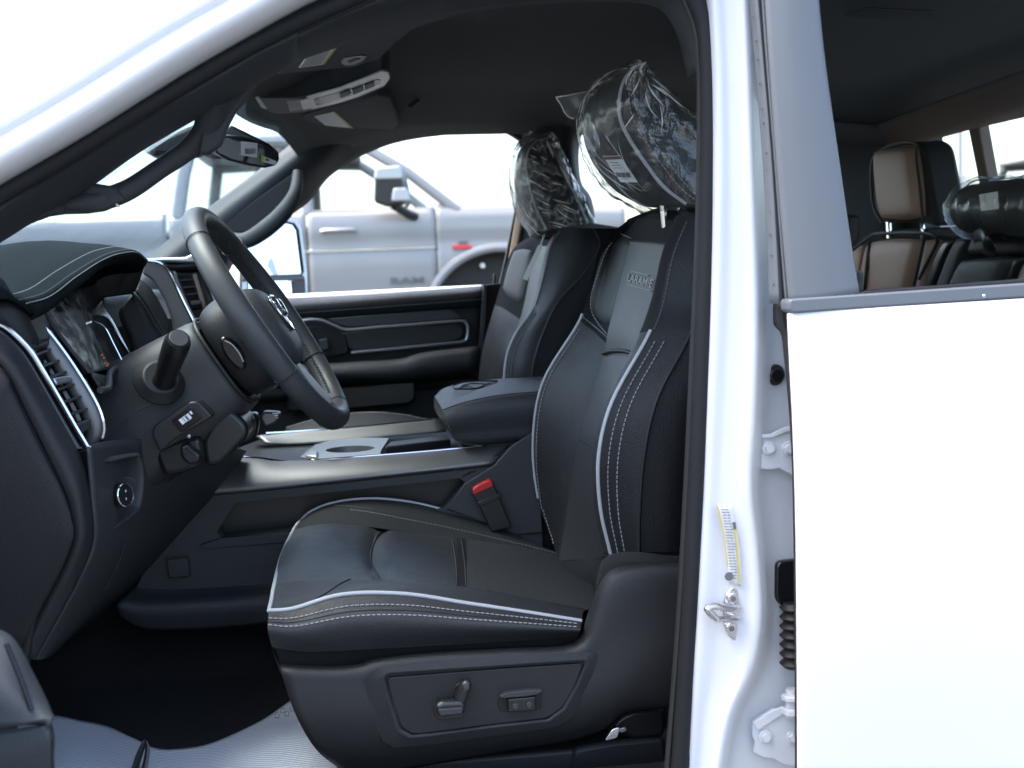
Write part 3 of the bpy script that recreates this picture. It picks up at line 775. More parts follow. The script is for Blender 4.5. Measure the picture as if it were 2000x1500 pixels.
plate('accent_panel', pts([(640, 622), (740, 614), (880, 604), (908, 622), (740, 636), (680, 640), (655, 633)], 2.966), .01, m_plastic_g, PD, bevel=.003)
plate('handle_pocket', round_poly(pts([(540, 650), (620, 636), (650, 648), (676, 655), (682, 690), (600, 706), (540, 712)], 2.962), .01), .01, m_plastic_d, PD, bevel=.003)
plate('release_lever', round_poly(pts([(622, 664), (640, 660), (644, 682), (626, 686)], 2.945), .004), .012, m_plastic_g, PD, bevel=.003)
G = loft([pts([(540, 716), (640, 714), (700, 712), (780, 706), (830, 694), (935, 682)], 2.97), pts([(540, 716), (640, 712), (700, 708), (780, 703), (830, 690), (935, 678)], 2.90),
          pts([(540, 732), (640, 728), (700, 726), (780, 722), (830, 710), (935, 700)], 2.875), pts([(540, 746), (640, 742), (700, 742), (780, 742), (830, 736), (935, 724)], 2.89), pts([(540, 758), (640, 752), (700, 752), (780, 750), (830, 748), (935, 734)], 2.96)], 5, 5)
ar = sheet('armrest', G, m_leather, PD, solid=.004)
N_ = normals(G); stitches('stitching', gline(G, N_, [(.32, .62), (.32, .8), (.32, 1)], .001), ar, m_thread_d, ln=.005, gap=.002)
for u in (.26, .6): tube('seam', gline(G, N_, [(.2, u), (.5, u), (.8, u)], .0005), .0012, m_seal_d, ar, n=6)
sheet('door_panel', loft([dn(150, 2.98), dn(200, 2.99), dn(260, 2.98), dn(400, 2.96)], 4, 4), m_plastic_d, PD, solid=.004)
plate('door_pocket', round_poly(pts([(560, 760), (700, 752), (812, 742), (812, 780), (800, 790), (690, 800), (560, 806)], 2.93), .012), .04, m_satin, PD, bevel=.006)
prism('end_trim', [(944, 556), (952, 556), (948, 640), (938, 740), (930, 740), (938, 640)], 2.965, .06, m_plastic_g, PD, bevel=.002)
prism('jamb_panel', [(950, 556), (985, 552), (975, 760), (936, 760)], 3.0, .03, m_plastic_d, PD, bevel=.002)
tube('lock_pin', [P(966, 560, 3.03), P(966, 538, 3.03), P(966, 534, 3.03)], [.0045, .0045, .002], m_plastic_g, PD, raw=True, n=10)
plate('window_glass', pts([(430, 600), (470, 500), (543, 434), (600, 396), (642, 345), (700, 300), (765, 270), (1010, 250), (1030, 300), (990, 560)], 3.05), .004, m_glass, PD, bevel=0)
prism('frame_edge', [(1021, 285), (1030, 285), (1010, 420), (994, 520), (984, 562), (974, 562), (988, 500), (1008, 400)], 3.035, .02, m_seal_d, PD, bevel=.002)
prism('belt_sill', [(375, 600), (985, 556), (985, 562), (375, 606)], 3.06, .04, m_seal_d, PD, bevel=.002)
# outer skin of the far side
plate('door_skin', [Vector((-.75, 3.12, 1.53)), Vector((1.5, 3.12, 1.56)), Vector((1.5, 3.14, .7)), Vector((-.75, 3.14, .7))], .03, m_white, PD, bevel=.01)

# door mirror outside
MR = part_empty('door_mirror', TRUCK)
def dm(px): return 3.20 + (px - 500) * .0019
def mp(lst, o=0): return [P(x, y, dm(x) - (y - 490) * .0005 + o) for x, y in lst]
big = [(478, 452), (500, 447), (560, 434), (574, 437), (582, 449), (592, 530), (589, 537), (540, 539), (480, 541)]
plate('mirror_glass', mp(big), .004, m_mirror, MR, bevel=0)
low = [(485, 550), (556, 547), (568, 550), (571, 576), (560, 580), (485, 582)]
plate('convex_glass', mp(low), .004, m_mirror, MR, bevel=0)
plate('housing', mp([(470, 446), (556, 425), (580, 428), (590, 446), (602, 535), (602, 584), (470, 592)], .006), .1, m_trimpale, MR, bevel=.01, r=.01)
tube('rim', np.array([list(v) for v in mp(big, -.003)] + [list(mp(big, -.003)[0])]), .0035, m_satin, MR, n=6)
plate('divider', mp([(475, 541), (594, 538), (596, 546), (475, 549)], -.004), .006, m_satin, MR, bevel=.001)
plate('mirror_shell', mp([(572, 548), (596, 546), (598, 582), (573, 582)], -.004), .006, m_plastic_g, MR, bevel=.001)
tube('mirror_arm', [P(520, 560, 3.3), P(480, 570, 3.2), P(440, 580, 3.1)], .02, m_satin, MR, k=3, n=8)

# ------------------------------------------------------------------ rear of the cab
XB = 1.42
def B(x, y, dx=0): return PX(x, y, XB + dx)
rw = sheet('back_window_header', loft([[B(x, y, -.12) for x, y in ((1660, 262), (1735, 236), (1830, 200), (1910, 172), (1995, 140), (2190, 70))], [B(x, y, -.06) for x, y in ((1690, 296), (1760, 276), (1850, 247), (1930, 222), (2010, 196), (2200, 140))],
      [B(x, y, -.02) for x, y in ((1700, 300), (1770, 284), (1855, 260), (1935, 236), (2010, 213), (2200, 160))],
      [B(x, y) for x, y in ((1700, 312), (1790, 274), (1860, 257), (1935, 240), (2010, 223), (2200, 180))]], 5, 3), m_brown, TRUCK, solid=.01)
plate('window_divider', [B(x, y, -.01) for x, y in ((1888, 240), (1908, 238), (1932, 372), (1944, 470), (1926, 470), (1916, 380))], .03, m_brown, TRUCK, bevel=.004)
plate('back_window', [Vector((XB + .03, y, z)) for y, z in ((1.45, 1.5), (1.55, 1.98), (2.9, 1.97), (3.0, 1.5))], .004, m_glass, TRUCK, bevel=0)
plate('back_wall', [Vector((XB, y, z)) for y, z in ((1.36, .8), (1.36, 1.58), (3.04, 1.58), (3.04, .8))], .03, m_pillar, TRUCK, bevel=.005)
plate('back_pillar', [Vector((XB - .01, y, z)) for y, z in ((2.89, 1.5), (2.86, 1.98), (3.06, 1.98), (3.06, 1.5))], .05, m_pillar, TRUCK, bevel=.005)
plate('back_pillar', [Vector((XB - .01, y, z)) for y, z in ((1.36, 1.5), (1.36, 1.98), (1.56, 1.98), (1.50, 1.5))], .05, m_pillar, TRUCK, bevel=.005)
# far rear door panel and C pillar
plate('rear_door_panel', [Vector((x, 3.0, z)) for x, z in ((.44, .8), (.44, 1.56), (1.42, 1.60), (1.42, .8))], .05, m_plastic_d, TRUCK, bevel=.01)
plate('pillar_trim', [Vector((x, 2.985, z)) for x, z in ((1.0, 1.55), (1.08, 1.80), (1.12, 1.97), (1.45, 1.97), (1.45, 1.55))], .05, m_pillar, TRUCK, bevel=.02)
plate('side_window', [Vector((x, 3.06, z)) for x, z in ((.4, 1.5), (.42, 1.98), (1.2, 1.98), (1.15, 1.5))], .004, m_glass, TRUCK, bevel=0)
plate('belt_reel_cover', pts([(1655, 418), (1682, 420), (1680, 470), (1650, 500)], 2.94), .05, m_plastic, TRUCK, bevel=.01)

# ------------------------------------------------------------------ seats
def sub(G, v0, v1, u0=0.0, u1=1.0):
    nv, nu = G.shape[:2]
    return G[int(round(v0 * (nv - 1))):int(round(v1 * (nv - 1))) + 1, int(round(u0 * (nu - 1))):int(round(u1 * (nu - 1))) + 1]

def patch(name, G, N, v0, v1, u0, u1, h, matl, parent, n=14, corner=.25, **kw):
    """a raised pad lying on part of a grid, rounded corners, edges tucked in"""
    V, F = [], []
    nv, nu = G.shape[:2]
    for a in range(n + 1):
        for b in range(n + 1):
            x, y = 2 * a / n - 1, 2 * b / n - 1
            # square -> rounded square
            k = 1 - corner * (x * x * y * y) * .55
            xx, yy = x * k, y * k
            e = max(abs(x), abs(y))
            hh = h * (1 - e ** 6) - .002 * (e > .999)
            v = (v0 + (v1 - v0) * (xx + 1) / 2) * (nv - 1); u = (u0 + (u1 - u0) * (yy + 1) / 2) * (nu - 1)
            V.append(gsamp(G, v, u) + gsamp(N, v, u) * hh)
    for a in range(n):
        for b in range(n):
            F.append((a * (n + 1) + b, a * (n + 1) + b + 1, (a + 1) * (n + 1) + b + 1, (a + 1) * (n + 1) + b))
    return mesh(name, V, F, matl, parent, sharp=70, **kw)

def puff(name, q, h, t, matl, parent, n=14, p=4, **kw):
    """upholstered pad on a quad (TL, TR, BR, BL), bulging h towards the viewer, t thick"""
    a, b, c, d = [Vector(v) for v in q]
    nn = (b - a).cross(d - a).normalized()
    if nn.dot(CAM - a) < 0: nn = -nn
    V, F = [], []
    for i in range(n + 1):
        for j in range(n + 1):
            u, v = j / n, i / n
            x, y = 2 * u - 1, 2 * v - 1
            k = 1 - .10 * x * x * y * y
            u2, v2 = (x * k + 1) / 2, (y * k + 1) / 2
            base = (a * (1 - u2) + b * u2) * (1 - v2) + (d * (1 - u2) + c * u2) * v2
            V.append(base + nn * (h * (1 - abs(x) ** p) ** .6 * (1 - abs(y) ** p) ** .6 - t * (max(abs(x), abs(y)) > .999)))
    m = n + 1
    for i in range(n):
        for j in range(n): F.append((i * m + j, i * m + j + 1, (i + 1) * m + j + 1, (i + 1) * m + j))
    ring = [j for j in range(m)] + [i * m + n for i in range(1, m)] + [n * m + j for j in range(n - 1, -1, -1)] + [i * m for i in range(n - 1, 0, -1)]
    F.append(tuple(ring))
    return mesh(name, V, F, matl, parent, sharp=80, **kw)

# ---------------------------------------------------------------- driver seat
DS = part_empty('driver_seat', TRUCK)
lev = 8
S_ = rail([(1249, 1079), (1250, 1000), (1260, 885), (1286, 776), (1346, 660), (1366, 588), (1374, 500), (1376, 432)], [1.50, 1.49, 1.48, 1.48, 1.50, 1.535, 1.565, 1.60])
N_r = rail([(1193, 1081), (1173, 990), (1170, 888), (1196, 784), (1264, 660), (1290, 592), (1310, 500), (1344, 420)], [1.56, 1.55, 1.54, 1.54, 1.56, 1.59, 1.605, 1.62])
I1 = rail([(1195, 1085), (1180, 995), (1180, 892), (1202, 792), (1250, 682), (1284, 590), (1310, 485), (1325, 434)], [1.64, 1.63, 1.625, 1.625, 1.635, 1.655, 1.66, 1.68])
I2 = rail([(1092, 1095), (1106, 1005), (1128, 868), (1154, 778), (1187, 674), (1214, 570), (1238, 474), (1252, 428)], [1.84] * 8)
Ip = rail([(1150, 1092), (1145, 1000), (1153, 880), (1178, 786), (1218, 678), (1248, 580), (1275, 478), (1290, 428)], [1.74] * 8)
F_ = rail([(1082, 1062), (1055, 990), (1041, 872), (1060, 748), (1132, 627), (1150, 560), (1177, 474), (1224, 432)], [1.965, 1.97, 1.97, 1.97, 1.945, 1.925, 1.90, 1.87])
FM = rail([(1085, 1080), (1075, 1000), (1078, 872), (1098, 764), (1160, 650), (1180, 566), (1206, 464), (1240, 424)], [1.92] * 7 + [1.86])
FB = rail([(1110, 1070), (1088, 985), (1076, 872), (1094, 760), (1160, 640), (1180, 580), (1206, 498), (1246, 452)], [2.0, 2.01, 2.01, 2.01, 1.99, 1.96, 1.93, 1.89])
BC2 = [v + Vector((.10, -.04, -.01)) for v in FB]
BN = [v + Vector((.09, .03, -.005)) for v in S_]
def close_ring(rs): return loft(rs, 6, 4, closed=True)
G = loft([BC2, FB, F_], 6, 4);          bk = sheet('side_panel', G, m_leather2, DS)
Gf = loft([F_, FM, I2], 6, 6);           Nf = normals(Gf)
lf = sub(Gf, 0, 1, 0, .575);  sheet('bolster', lf, m_leather, DS)
uf = sub(Gf, 0, 1, .575, 1);  sheet('shoulder_panel', uf, m_suede, DS)
Gi = loft([I2, Ip, I1], 6, 7);           Ni = normals(Gi)
# recess line between the two inserts
sheet('backrest_insert', sub(Gi, 0, 1, 0, .55), m_insert, DS)
ui = sub(Gi, 0, 1, .55, .86)
sheet('backrest_insert', ui + sub(Ni, 0, 1, .55, .86) * .006 * np.minimum(1, np.linspace(0, 6, ui.shape[1]))[None, :, None], m_cream, DS)
sheet('top_panel', sub(Gi, 0, 1, .857, 1), m_suede, DS)
Gn = loft([I1, (np.array([list(v) for v in I1]) * .45 + np.array([list(v) for v in N_r]) * .55 + np.array([[-.012, 0, .002]])), N_r], 6, 5); Nn = normals(Gn)
sheet('bolster', sub(Gn, 0, 1, 0, .59), m_leather, DS)
sheet('shoulder_panel', sub(Gn, 0, 1, .585, 1), m_suede, DS)
SM = [(a + b) / 2 + Vector((.008, -.018, 0)) for a, b in zip(N_r, S_)]
Gs = loft([N_r, SM, S_], 6, 6);           Ns = normals(Gs)
sheet('side_panel', Gs, m_leather2, DS)
SB = [(a + b) / 2 + Vector((0, -.012, 0)) for a, b in zip(S_, BN)]
Gb = loft([S_, SB, BN], 6, 5); Nb = normals(Gb)
sheet('side_panel', Gb + np.array([[[.002, .001, 0]]]), m_leather2, DS)
sheet('back_shell', loft([BN, [(a + b) / 2 + Vector((.03, 0, 0)) for a, b in zip(BN, BC2)], BC2], 6, 4), m_plastic_d, DS)
# top closure
ring = [F_[-1], FM[-1], I2[-1], Ip[-1], I1[-1], N_r[-1], S_[-1], BN[-1], BC2[-1], FB[-1]]
rg = cr_arr([list(v) for v in ring], 5, True); cen = rg.mean(0) + np.array([0.01, 0, .012])
caps = [rg] + [rg * (1 - t) + cen * t + np.array([0, 0, .016 * math.sin(t * math.pi / 2)]) for t in (.25, .5, .75, .98)]
sheet('top_cover', np.array([np.vstack([c, c[:1]]) for c in caps]), m_suede, DS)
lowr = [F_[0], FM[0], I2[0], Ip[0], I1[0], N_r[0]]
sheet('backrest_base', loft([lowr, [v + Vector((.006, 0, -.03)) for v in lowr], [v + Vector((.03, 0, -.09)) for v in lowr]], 4, 4), m_insert, DS)
# seam and piping lines
tube('piping', sub(Gn, 1, 1, .0, .60)[0], .0030, m_piping, DS, n=8, raw=True)
tube('piping', sub(Gf, 0, 0, .16, .60)[0], .0026, m_piping, DS, n=8, raw=True)
tube('seam', sub(Gs, 1, 1, 0, 1)[0] + np.array([-.001, -.001, 0]), .0016, m_seal_d, DS, n=6, raw=True)
for v in (.16, .30):
    stitches('stitching', gline(Gs, Ns, [(v, 0), (v, .2), (v, .4), (v, .565)], .0009, 20), DS, m_thread)
stitches('stitching', gline(Gs, Ns, [(.05, .6), (.06, .7), (.06, .8), (.05, .98)], .0008, 16), DS, m_thread_d)
stitches('stitching', gline(Gf, Nf, [(.10, .14), (.10, .3), (.10, .45), (.11, .56)], .0009, 20), DS, m_thread)
stitches('stitching', gline(Gf, Nf, [(.16, .14), (.34, .08), (.5, .03)], .0009, 16), DS, m_thread)
tube('seam', gline(Gf, Nf, [(.02, .575), (.3, .575), (.65, .574), (1, .573)], .0006, 12), .0012, m_seal_d, DS, n=6, raw=True)
stitches('stitching', gline(Gf, Nf, [(.05, .588), (.3, .588), (.65, .588), (1, .588)], .001, 16), DS, m_thread)
pad1 = patch('shoulder_pad', Gf, Nf, .10, 1.0, .61, .875, .006, m_pad, DS, n=16)
stitches('stitching', gline(Gf, Nf, [(.97, .598), (.55, .61), (.22, .635), (.11, .70), (.12, .80), (.22, .855), (.55, .872), (1, .872)], .0062, 24), DS, m_thread)
tube('seam', gline(Gi, Ni, [(0.0, .548), (.3, .558), (.7, .560), (1, .552)], .0035, 10), .0032, m_seal_d, DS, n=8, raw=True)
tube('seam', gline(Gi, Ni, [(0.0, .30), (.5, .298), (1, .295)], .0004, 10), .0014, m_seal_d, DS, n=6, raw=True)
tube('seam', gline(Gi, Ni, [(0.0, .858), (.5, .862), (1, .866)], .0064, 10), .0014, m_seal_d, DS, n=6, raw=True)
stitches('stitching', gline(Gi, Ni, [(0.02, .852), (.5, .856), (.98, .86)], .0068, 14), DS, m_thread)
stitches('stitching', gline(Gn, Nn, [(.8, .60), (.86, .66), (.88, .74), (.86, .85), (.84, .97)], .001, 20), DS, m_thread)
# lettering pressed into the insert
u0 = .755
cP = Vector(gsamp(Gi, .52 * (Gi.shape[0] - 1), u0 * (Gi.shape[1] - 1))); nP = Vector(gsamp(Ni, .5 * (Gi.shape[0] - 1), u0 * (Gi.shape[1] - 1)))
ax = (Vector(gsamp(Gi, .85 * (Gi.shape[0] - 1), u0 * (Gi.shape[1] - 1))) - Vector(gsamp(Gi, .2 * (Gi.shape[0] - 1), u0 * (Gi.shape[1] - 1)))).normalized()
ay = nP.cross(ax) if nP.cross(ax).z > 0 else ax.cross(nP)
m_emb = mat('embossed_leather', (.16, .16, .155), .45)
text_mesh('lettering', 'LARAMIE', cP + nP * .0066, ax, ay, .0125, .0008, m_emb, DS, width=.125, bold=.02)
for s, w in ((-1, .06), (1, .045)):
    a = cP + nP * .0074 + ay * (.0105 * s) + ax * (-.008 * s)
    V, F = box_data(a, ax, ay, nP, w, .0006, .0015); mesh('lettering_rule', V, F, m_emb, DS, smooth=False)

# ---- cushion
K0 = rail([(546, 1302), (600, 1306), (700, 1302), (820, 1292), (940, 1284), (1050, 1275), (1132, 1264)], 1.50)
K1 = rail([(531, 1264), (600, 1273), (700, 1269), (820, 1263), (940, 1256), (1050, 1249), (1129, 1243)], 1.475)
K1b = rail([(523, 1228), (580, 1232), (690, 1215), (800, 1212), (920, 1218), (1038, 1224), (1134, 1229)], 1.462)
K2 = rail([(525, 1193), (575, 1188), (670, 1161), (790, 1160), (910, 1178), (1030, 1196), (1136, 1213)], 1.49)
K3 = rail([(530, 1172), (588, 1166), (690, 1147), (793, 1140), (905, 1150), (1022, 1170), (1140, 1194)], 1.545)
K4 = rail([(536, 1140), (596, 1134), (692, 1132), (796, 1136), (908, 1146), (1025, 1166), (1152, 1190)], 1.61)
K5 = rail([(550, 1085), (612, 1072), (694, 1078), (795, 1087), (912, 1097), (1024, 1114), (1158, 1142)], 1.76)
K6 = rail([(574, 1034), (632, 1023), (704, 1027), (794, 1039), (912, 1053), (1022, 1069), (1114, 1090)], 1.885)
K6b = rail([(580, 1026), (618, 1008), (676, 999), (752, 1001), (850, 1014), (940, 1036), (1040, 1060)], 1.95)
K7 = rail([(586, 1018), (608, 999), (652, 982), (722, 974), (802, 981), (884, 1001), (978, 1028)], 2.0)
K8 = [v + Vector((.005, .03, -.05)) for v in K7]
K9 = [v + Vector((.005, .03, -.16)) for v in K7]
Gc = loft([K4, K5, K6], 6, 7); Nc = normals(Gc)
# pressed valleys where the insert is tied down
uu = np.linspace(0, 1, Gc.shape[1]); vv = np.linspace(0, 1, Gc.shape[0])
V1 = np.zeros(Gc.shape[:2])
for i, v in enumerate(vv):
    cu = .385 + .045 * (2 * v - 1) ** 2 * (1 if v < .5 else .6)
    V1[i] = -.008 * np.exp(-((uu - cu) / .022) ** 2) + .012 * np.exp(-((uu - .16) / .16) ** 2) * math.sin(math.pi * v) + .006 * np.exp(-((uu - .52) / .1) ** 2) * math.sin(math.pi * v)
Gc = Gc + np.array([0, 0, 1])[None, None] * V1[..., None]
sheet('cushion_panel', sub(Gc, 0, 1, 0, .40), m_cushion, DS)
sheet('cushion_panel', sub(Gc, 0, 1, .389, .66), m_cushion, DS)
sheet('cushion_panel', sub(Gc, 0, 1, .65, 1), m_insert, DS)
Gcn = normals(Gc)
for u in (.635, .66): tube('seam', gline(Gc, Gcn, [(0, u + .01), (.5, u), (1, u - .01)], .0004, 12), .0012, m_seal_d, DS, n=6, raw=True)
tube('seam', gline(Gc, Gcn, [(v, .385 + .045 * (2 * v - 1) ** 2 * (1 if v < .5 else .6)) for v in np.linspace(0, 1, 9)], .0008, 4), .0015, m_seal_d, DS, n=6, raw=True)
Gk = loft([K2, K3, K4], 6, 6); Nk = normals(Gk)
sheet('cushion_bolster', sub(Gk, 0, 1, .22, 1), m_leather, DS)
sheet('cushion_bolster', sub(Gk, 0, 1, 0, .225), m_leather, DS)
Gk2 = loft([K6, K6b, K7], 6, 6); Nk2 = normals(Gk2)
sheet('cushion_bolster', Gk2, m_suede, DS)
stitches('stitching', gline(Gk2, Nk2, [(.55, .36), (.35, .55), (.22, .75), (.12, .92), (.05, 1)], .0008, 20), DS, m_thread_d)
tube('seam', gline(Gk2, Nk2, [(.95, .28), (.7, .38), (.45, .55), (.3, .75), (.18, .95)], .0004, 20), .001, m_seal_d, DS, n=6, raw=True)
Gsd = loft([K1, K1b, K2], 6, 6); Nsd = normals(Gsd)
sheet('cushion_side', Gsd, m_leather, DS)
sheet('skirt', loft([K0, [(a + b) / 2 + Vector((.002, .004, 0)) for a, b in zip(K0, K1)], [v + Vector((.001, .004, 0)) for v in K1]], 6, 4), m_suede, DS)
sheet('cushion_side', loft([K7, K8, K9], 6, 3), m_leather2, DS)
# front face of the cushion
fr_top = [K2[0], K3[0], K4[0], K5[0], K6[0], K6b[0], K7[0]]
fr_mid = [v + Vector((-.004, 0, -.045)) for v in fr_top]; fr_mid[0] = K1b[0]
fr_bot = [v + Vector((.012, 0, -.11)) for v in fr_top]; fr_bot[0] = K1[0]
fr_bb = [v + Vector((.05, 0, -.15)) for v in fr_top]; fr_bb[0] = K0[0]
sheet('cushion_nose', loft([fr_top, fr_mid, fr_bot, fr_bb], 5, 4), m_leather, DS)
pip = np.vstack([Gk[0][::-1], curve([K2[0], K3[0], K4[0], K5[0], K6[0], K7[0]], k=5)[1:], Gk2[-1][1:]])
tube('piping', pip, .0028, m_piping, DS, n=8, raw=True)
for v in (.78, .60):
    stitches('stitching', gline(Gsd, Nsd, [(v, .005), (v, .25), (v, .5), (v, .75), (v, .99)], .0009, 24), DS, m_thread)
tube('seam', gline(Gsd, Nsd, [(.69, .0), (.69, .25), (.69, .5), (.69, .75), (.69, .99)], .0004, 24), .0008, m_seal_d, DS, n=6, raw=True)
tube('seam', gline(Gk, Nk, [(.02, .23), (.35, .25), (.7, .28), (1, .32)], .0006, 8), .001, m_seal_d, DS, n=6, raw=True)
# lumbar skirt at foot of the backrest
sheet('skirt', loft([pts([(1176, 1098), (1190, 1086), (1215, 1080), (1249, 1079), (1300, 1086), (1345, 1086)], [1.58, 1.55, 1.52, 1.495, 1.49, 1.50]),
      pts([(1168, 1130), (1180, 1108), (1212, 1096), (1249, 1098), (1300, 1104), (1345, 1104)], [1.57, 1.54, 1.51, 1.485, 1.48, 1.49]),
      pts([(1160, 1180), (1172, 1140), (1205, 1118), (1249, 1112), (1300, 1116), (1345, 1116)], [1.57, 1.54, 1.51, 1.49, 1.485, 1.49])], 5, 4), m_suede, DS, solid=.003)

# ---- seat side valance
val = sheet('side_valance', loft([
    pts([(548, 1300), (640, 1304), (700, 1300), (742, 1288), (860, 1276), (1000, 1268), (1120, 1258), (1150, 1200), (1168, 1150), (1198, 1114), (1260, 1102), (1345, 1100)], 1.475),
    pts([(549, 1308), (640, 1312), (700, 1308), (745, 1297), (860, 1285), (1000, 1278), (1128, 1268), (1164, 1210), (1184, 1162), (1212, 1130), (1270, 1116), (1345, 1114)], 1.452),
    pts([(556, 1335), (640, 1338), (700, 1336), (760, 1335), (870, 1325), (1000, 1315), (1110, 1306), (1180, 1270), (1230, 1235), (1262, 1215), (1300, 1200), (1345, 1190)], 1.446),
    pts([(580, 1400), (650, 1400), (720, 1400), (780, 1398), (880, 1392), (1000, 1380), (1110, 1365), (1185, 1345), (1235, 1325), (1270, 1310), (1305, 1300), (1345, 1290)], 1.442),
    pts([(618, 1462), (680, 1464), (740, 1464), (800, 1462), (890, 1452), (1000, 1436), (1110, 1420), (1175, 1400), (1210, 1385), (1240, 1376), (1290, 1372), (1345, 1368)], 1.452),
    pts([(668, 1502), (720, 1506), (770, 1504), (830, 1494), (910, 1480), (1010, 1462), (1110, 1445), (1175, 1424), (1205, 1398), (1235, 1386), (1290, 1382), (1345, 1378)], 1.475)], 4, 5), m_plastic, DS, solid=.004)
# recessed field edge behind the raised rim
rim_o = pts([(713, 1330), (736, 1306), (752, 1300), (1000, 1280), (1152, 1272), (1168, 1280), (1150, 1345), (1120, 1400), (1086, 1420), (960, 1438), (830, 1456), (770, 1460), (748, 1448), (728, 1408)], 1.441)
rim_i = pts([(752, 1326), (756, 1321), (762, 1318), (1000, 1302), (1136, 1293), (1143, 1296), (1126, 1338), (1100, 1384), (1070, 1406), (960, 1418), (840, 1434), (806, 1437), (782, 1424), (764, 1366)], 1.436)
n = len(rim_o); Vr = list(rim_o) + list(rim_i) + [v + Vector((0, .012, 0)) for v in rim_i] + [v + Vector((0, .02, 0)) for v in rim_o]
Fr = []
for i in range(n):
    j = (i + 1) % n
    for a in range(3): Fr.append((a * n + i, a * n + j, (a + 1) * n + j, (a + 1) * n + i))
mesh('valance_rim', Vr, Fr, m_plastic, DS, bevel=.004, seg=3, sharp=50)
swp = plate('switch_panel', round_poly(pts([(756, 1324), (1000, 1305), (1139, 1296), (1124, 1337), (1098, 1382), (1068, 1403), (960, 1415), (840, 1431), (806, 1434), (784, 1420), (766, 1366)], 1.439), .006), .012, m_plastic, DS, bevel=.001)
# power seat levers
def bevplate(name, px, D, t, m_, parent, b=.003, r=.004, **kw): return plate(name, round_poly(pts(px, D), r), t, m_, parent, bevel=b, **kw)
bevplate('switch_recess', [(845, 1375), (880, 1366), (888, 1340), (905, 1328), (922, 1332), (922, 1345), (908, 1382), (905, 1402), (860, 1408), (848, 1396)], 1.4385, .004, m_satin, DS, b=.001)
bevplate('seat_lever', [(850, 1380), (862, 1372), (904, 1370), (910, 1380), (906, 1396), (862, 1402), (853, 1398)], 1.418, .018, m_satin, DS, b=.004)
bevplate('seat_lever', [(888, 1366), (902, 1336), (912, 1330), (921, 1334), (920, 1346), (908, 1378), (890, 1376)], 1.420, .018, m_satin, DS, b=.004)
bevplate('lever_cap', [(906, 1341), (917, 1338), (916, 1346), (905, 1352)], 1.4185, .003, m_plastic_g, DS, b=.001, r=.002)
bevplate('lever_cap', [(856, 1386), (904, 1382), (903, 1394), (860, 1399)], 1.4165, .003, m_plastic_g, DS, b=.001, r=.002)
bevplate('lumbar_recess', [(974, 1358), (990, 1356), (1058, 1350), (1058, 1386), (978, 1392), (970, 1378)], 1.4385, .004, m_plastic_d, DS, b=.001)
bevplate('lumbar_hood', [(974, 1361), (988, 1354), (1030, 1349), (1062, 1348), (1052, 1356), (1030, 1360), (985, 1364)], 1.430, .014, m_plastic_g, DS, b=.003)
lsw = bevplate('lumbar_switch', [(992, 1366), (1046, 1361), (1047, 1388), (993, 1392)], 1.431, .012, m_satin, DS, b=.0015, r=.002)
for x, y in ((1007, 1380), (1034, 1377)): cyl('button', P(x, y, 1.4305), (0, 1, 0), .0042, .003, m_plastic_g, DS, n=16)

# seat frame, track and sill below
box('seat_frame', (.14, 1.74, .99), (.40, .44, .10), m_seal_d, DS, bevel=.01)
for yy in (1.53, 1.93): box('seat_track', (.17, yy, .88), (.46, .05, .09), m_seal_d, DS, bevel=.005)
plate('track_cover', round_poly(pts([(1190, 1425), (1210, 1400), (1235, 1388), (1300, 1384), (1300, 1440), (1240, 1446)], 1.50), .01), .03, m_satin, DS, bevel=.006)
plate('track_cover', round_poly(pts([(1196, 1424), (1212, 1420), (1206, 1442), (1180, 1448)], 1.46), .004), .01, m_metal, DS, bevel=.002)
plate('track_cover', round_poly(pts([(1203, 1426), (1222, 1420), (1225, 1428), (1212, 1432)], 1.48), .003), .006, m_trimpale, DS, bevel=.001)

# ---- headrest
def headrest(parent, piping_px, far_px, top_off, Dn, Df, back, name='headrest', mats=(m_leather, m_leather2), ppipe=True):
    A = pts(piping_px, Dn); Fv = pts(far_px, Df)
    mid_ = [(a + b) / 2 + Vector((-.018, 0, 0)) for a, b in zip(A, Fv)]
    bk_ = back if isinstance(back, (list, tuple)) else [back] * len(A)
    Bn = [a + Vector((b, .012, -.006)) for a, b in zip(A, bk_)]; Bf = [f + Vector((b, -.012, -.006)) for f, b in zip(Fv, bk_)]
    sm = [(a + b) / 2 + Vector((0, -.014, 0)) for a, b in zip(A, Bn)]
    bm_ = [(a + b) / 2 + Vector((.02, 0, 0)) for a, b in zip(Bn, Bf)]
    fm = [(a + b) / 2 + Vector((0, .012, 0)) for a, b in zip(Fv, Bf)]
    ringr = [Fv, mid_, A, sm, Bn, bm_, Bf, fm]
    Gh = loft(ringr, 5, 4, closed=True)
    k = 4
    front = Gh[0:2 * k + 1]; side = Gh[2 * k:4 * k + 1]; rest = np.concatenate([Gh[4 * k:], Gh[:1]])
    h = sheet(name, front, mats[0], parent); 
    sheet('headrest_side', side, mats[1], parent); sheet('headrest_back', rest, mats[1], parent)
    for j in (0, Gh.shape[1] - 1):
        rg = Gh[:, j]; cen = rg.mean(0); nd = Gh[:, j].mean(0) - Gh[:, j + (1 if j == 0 else -1)].mean(0); nd /= np.linalg.norm(nd)
        cp = [rg] + [rg * (1 - t) + cen * t + nd * .014 * math.sin(t * math.pi / 2) for t in (.2, .45, .7, .98)]
        sheet('headrest_end', np.array([np.vstack([c, c[:1]]) for c in cp]), mats[1], parent)
    if ppipe: tube('piping', Gh[2 * k], .0028, m_piping, parent, raw=True, n=8)
    return Gh, side
hp_n = [(1252, 130), (1226, 146), (1212, 180), (1210, 224), (1224, 262), (1256, 312), (1296, 364), (1340, 398)]
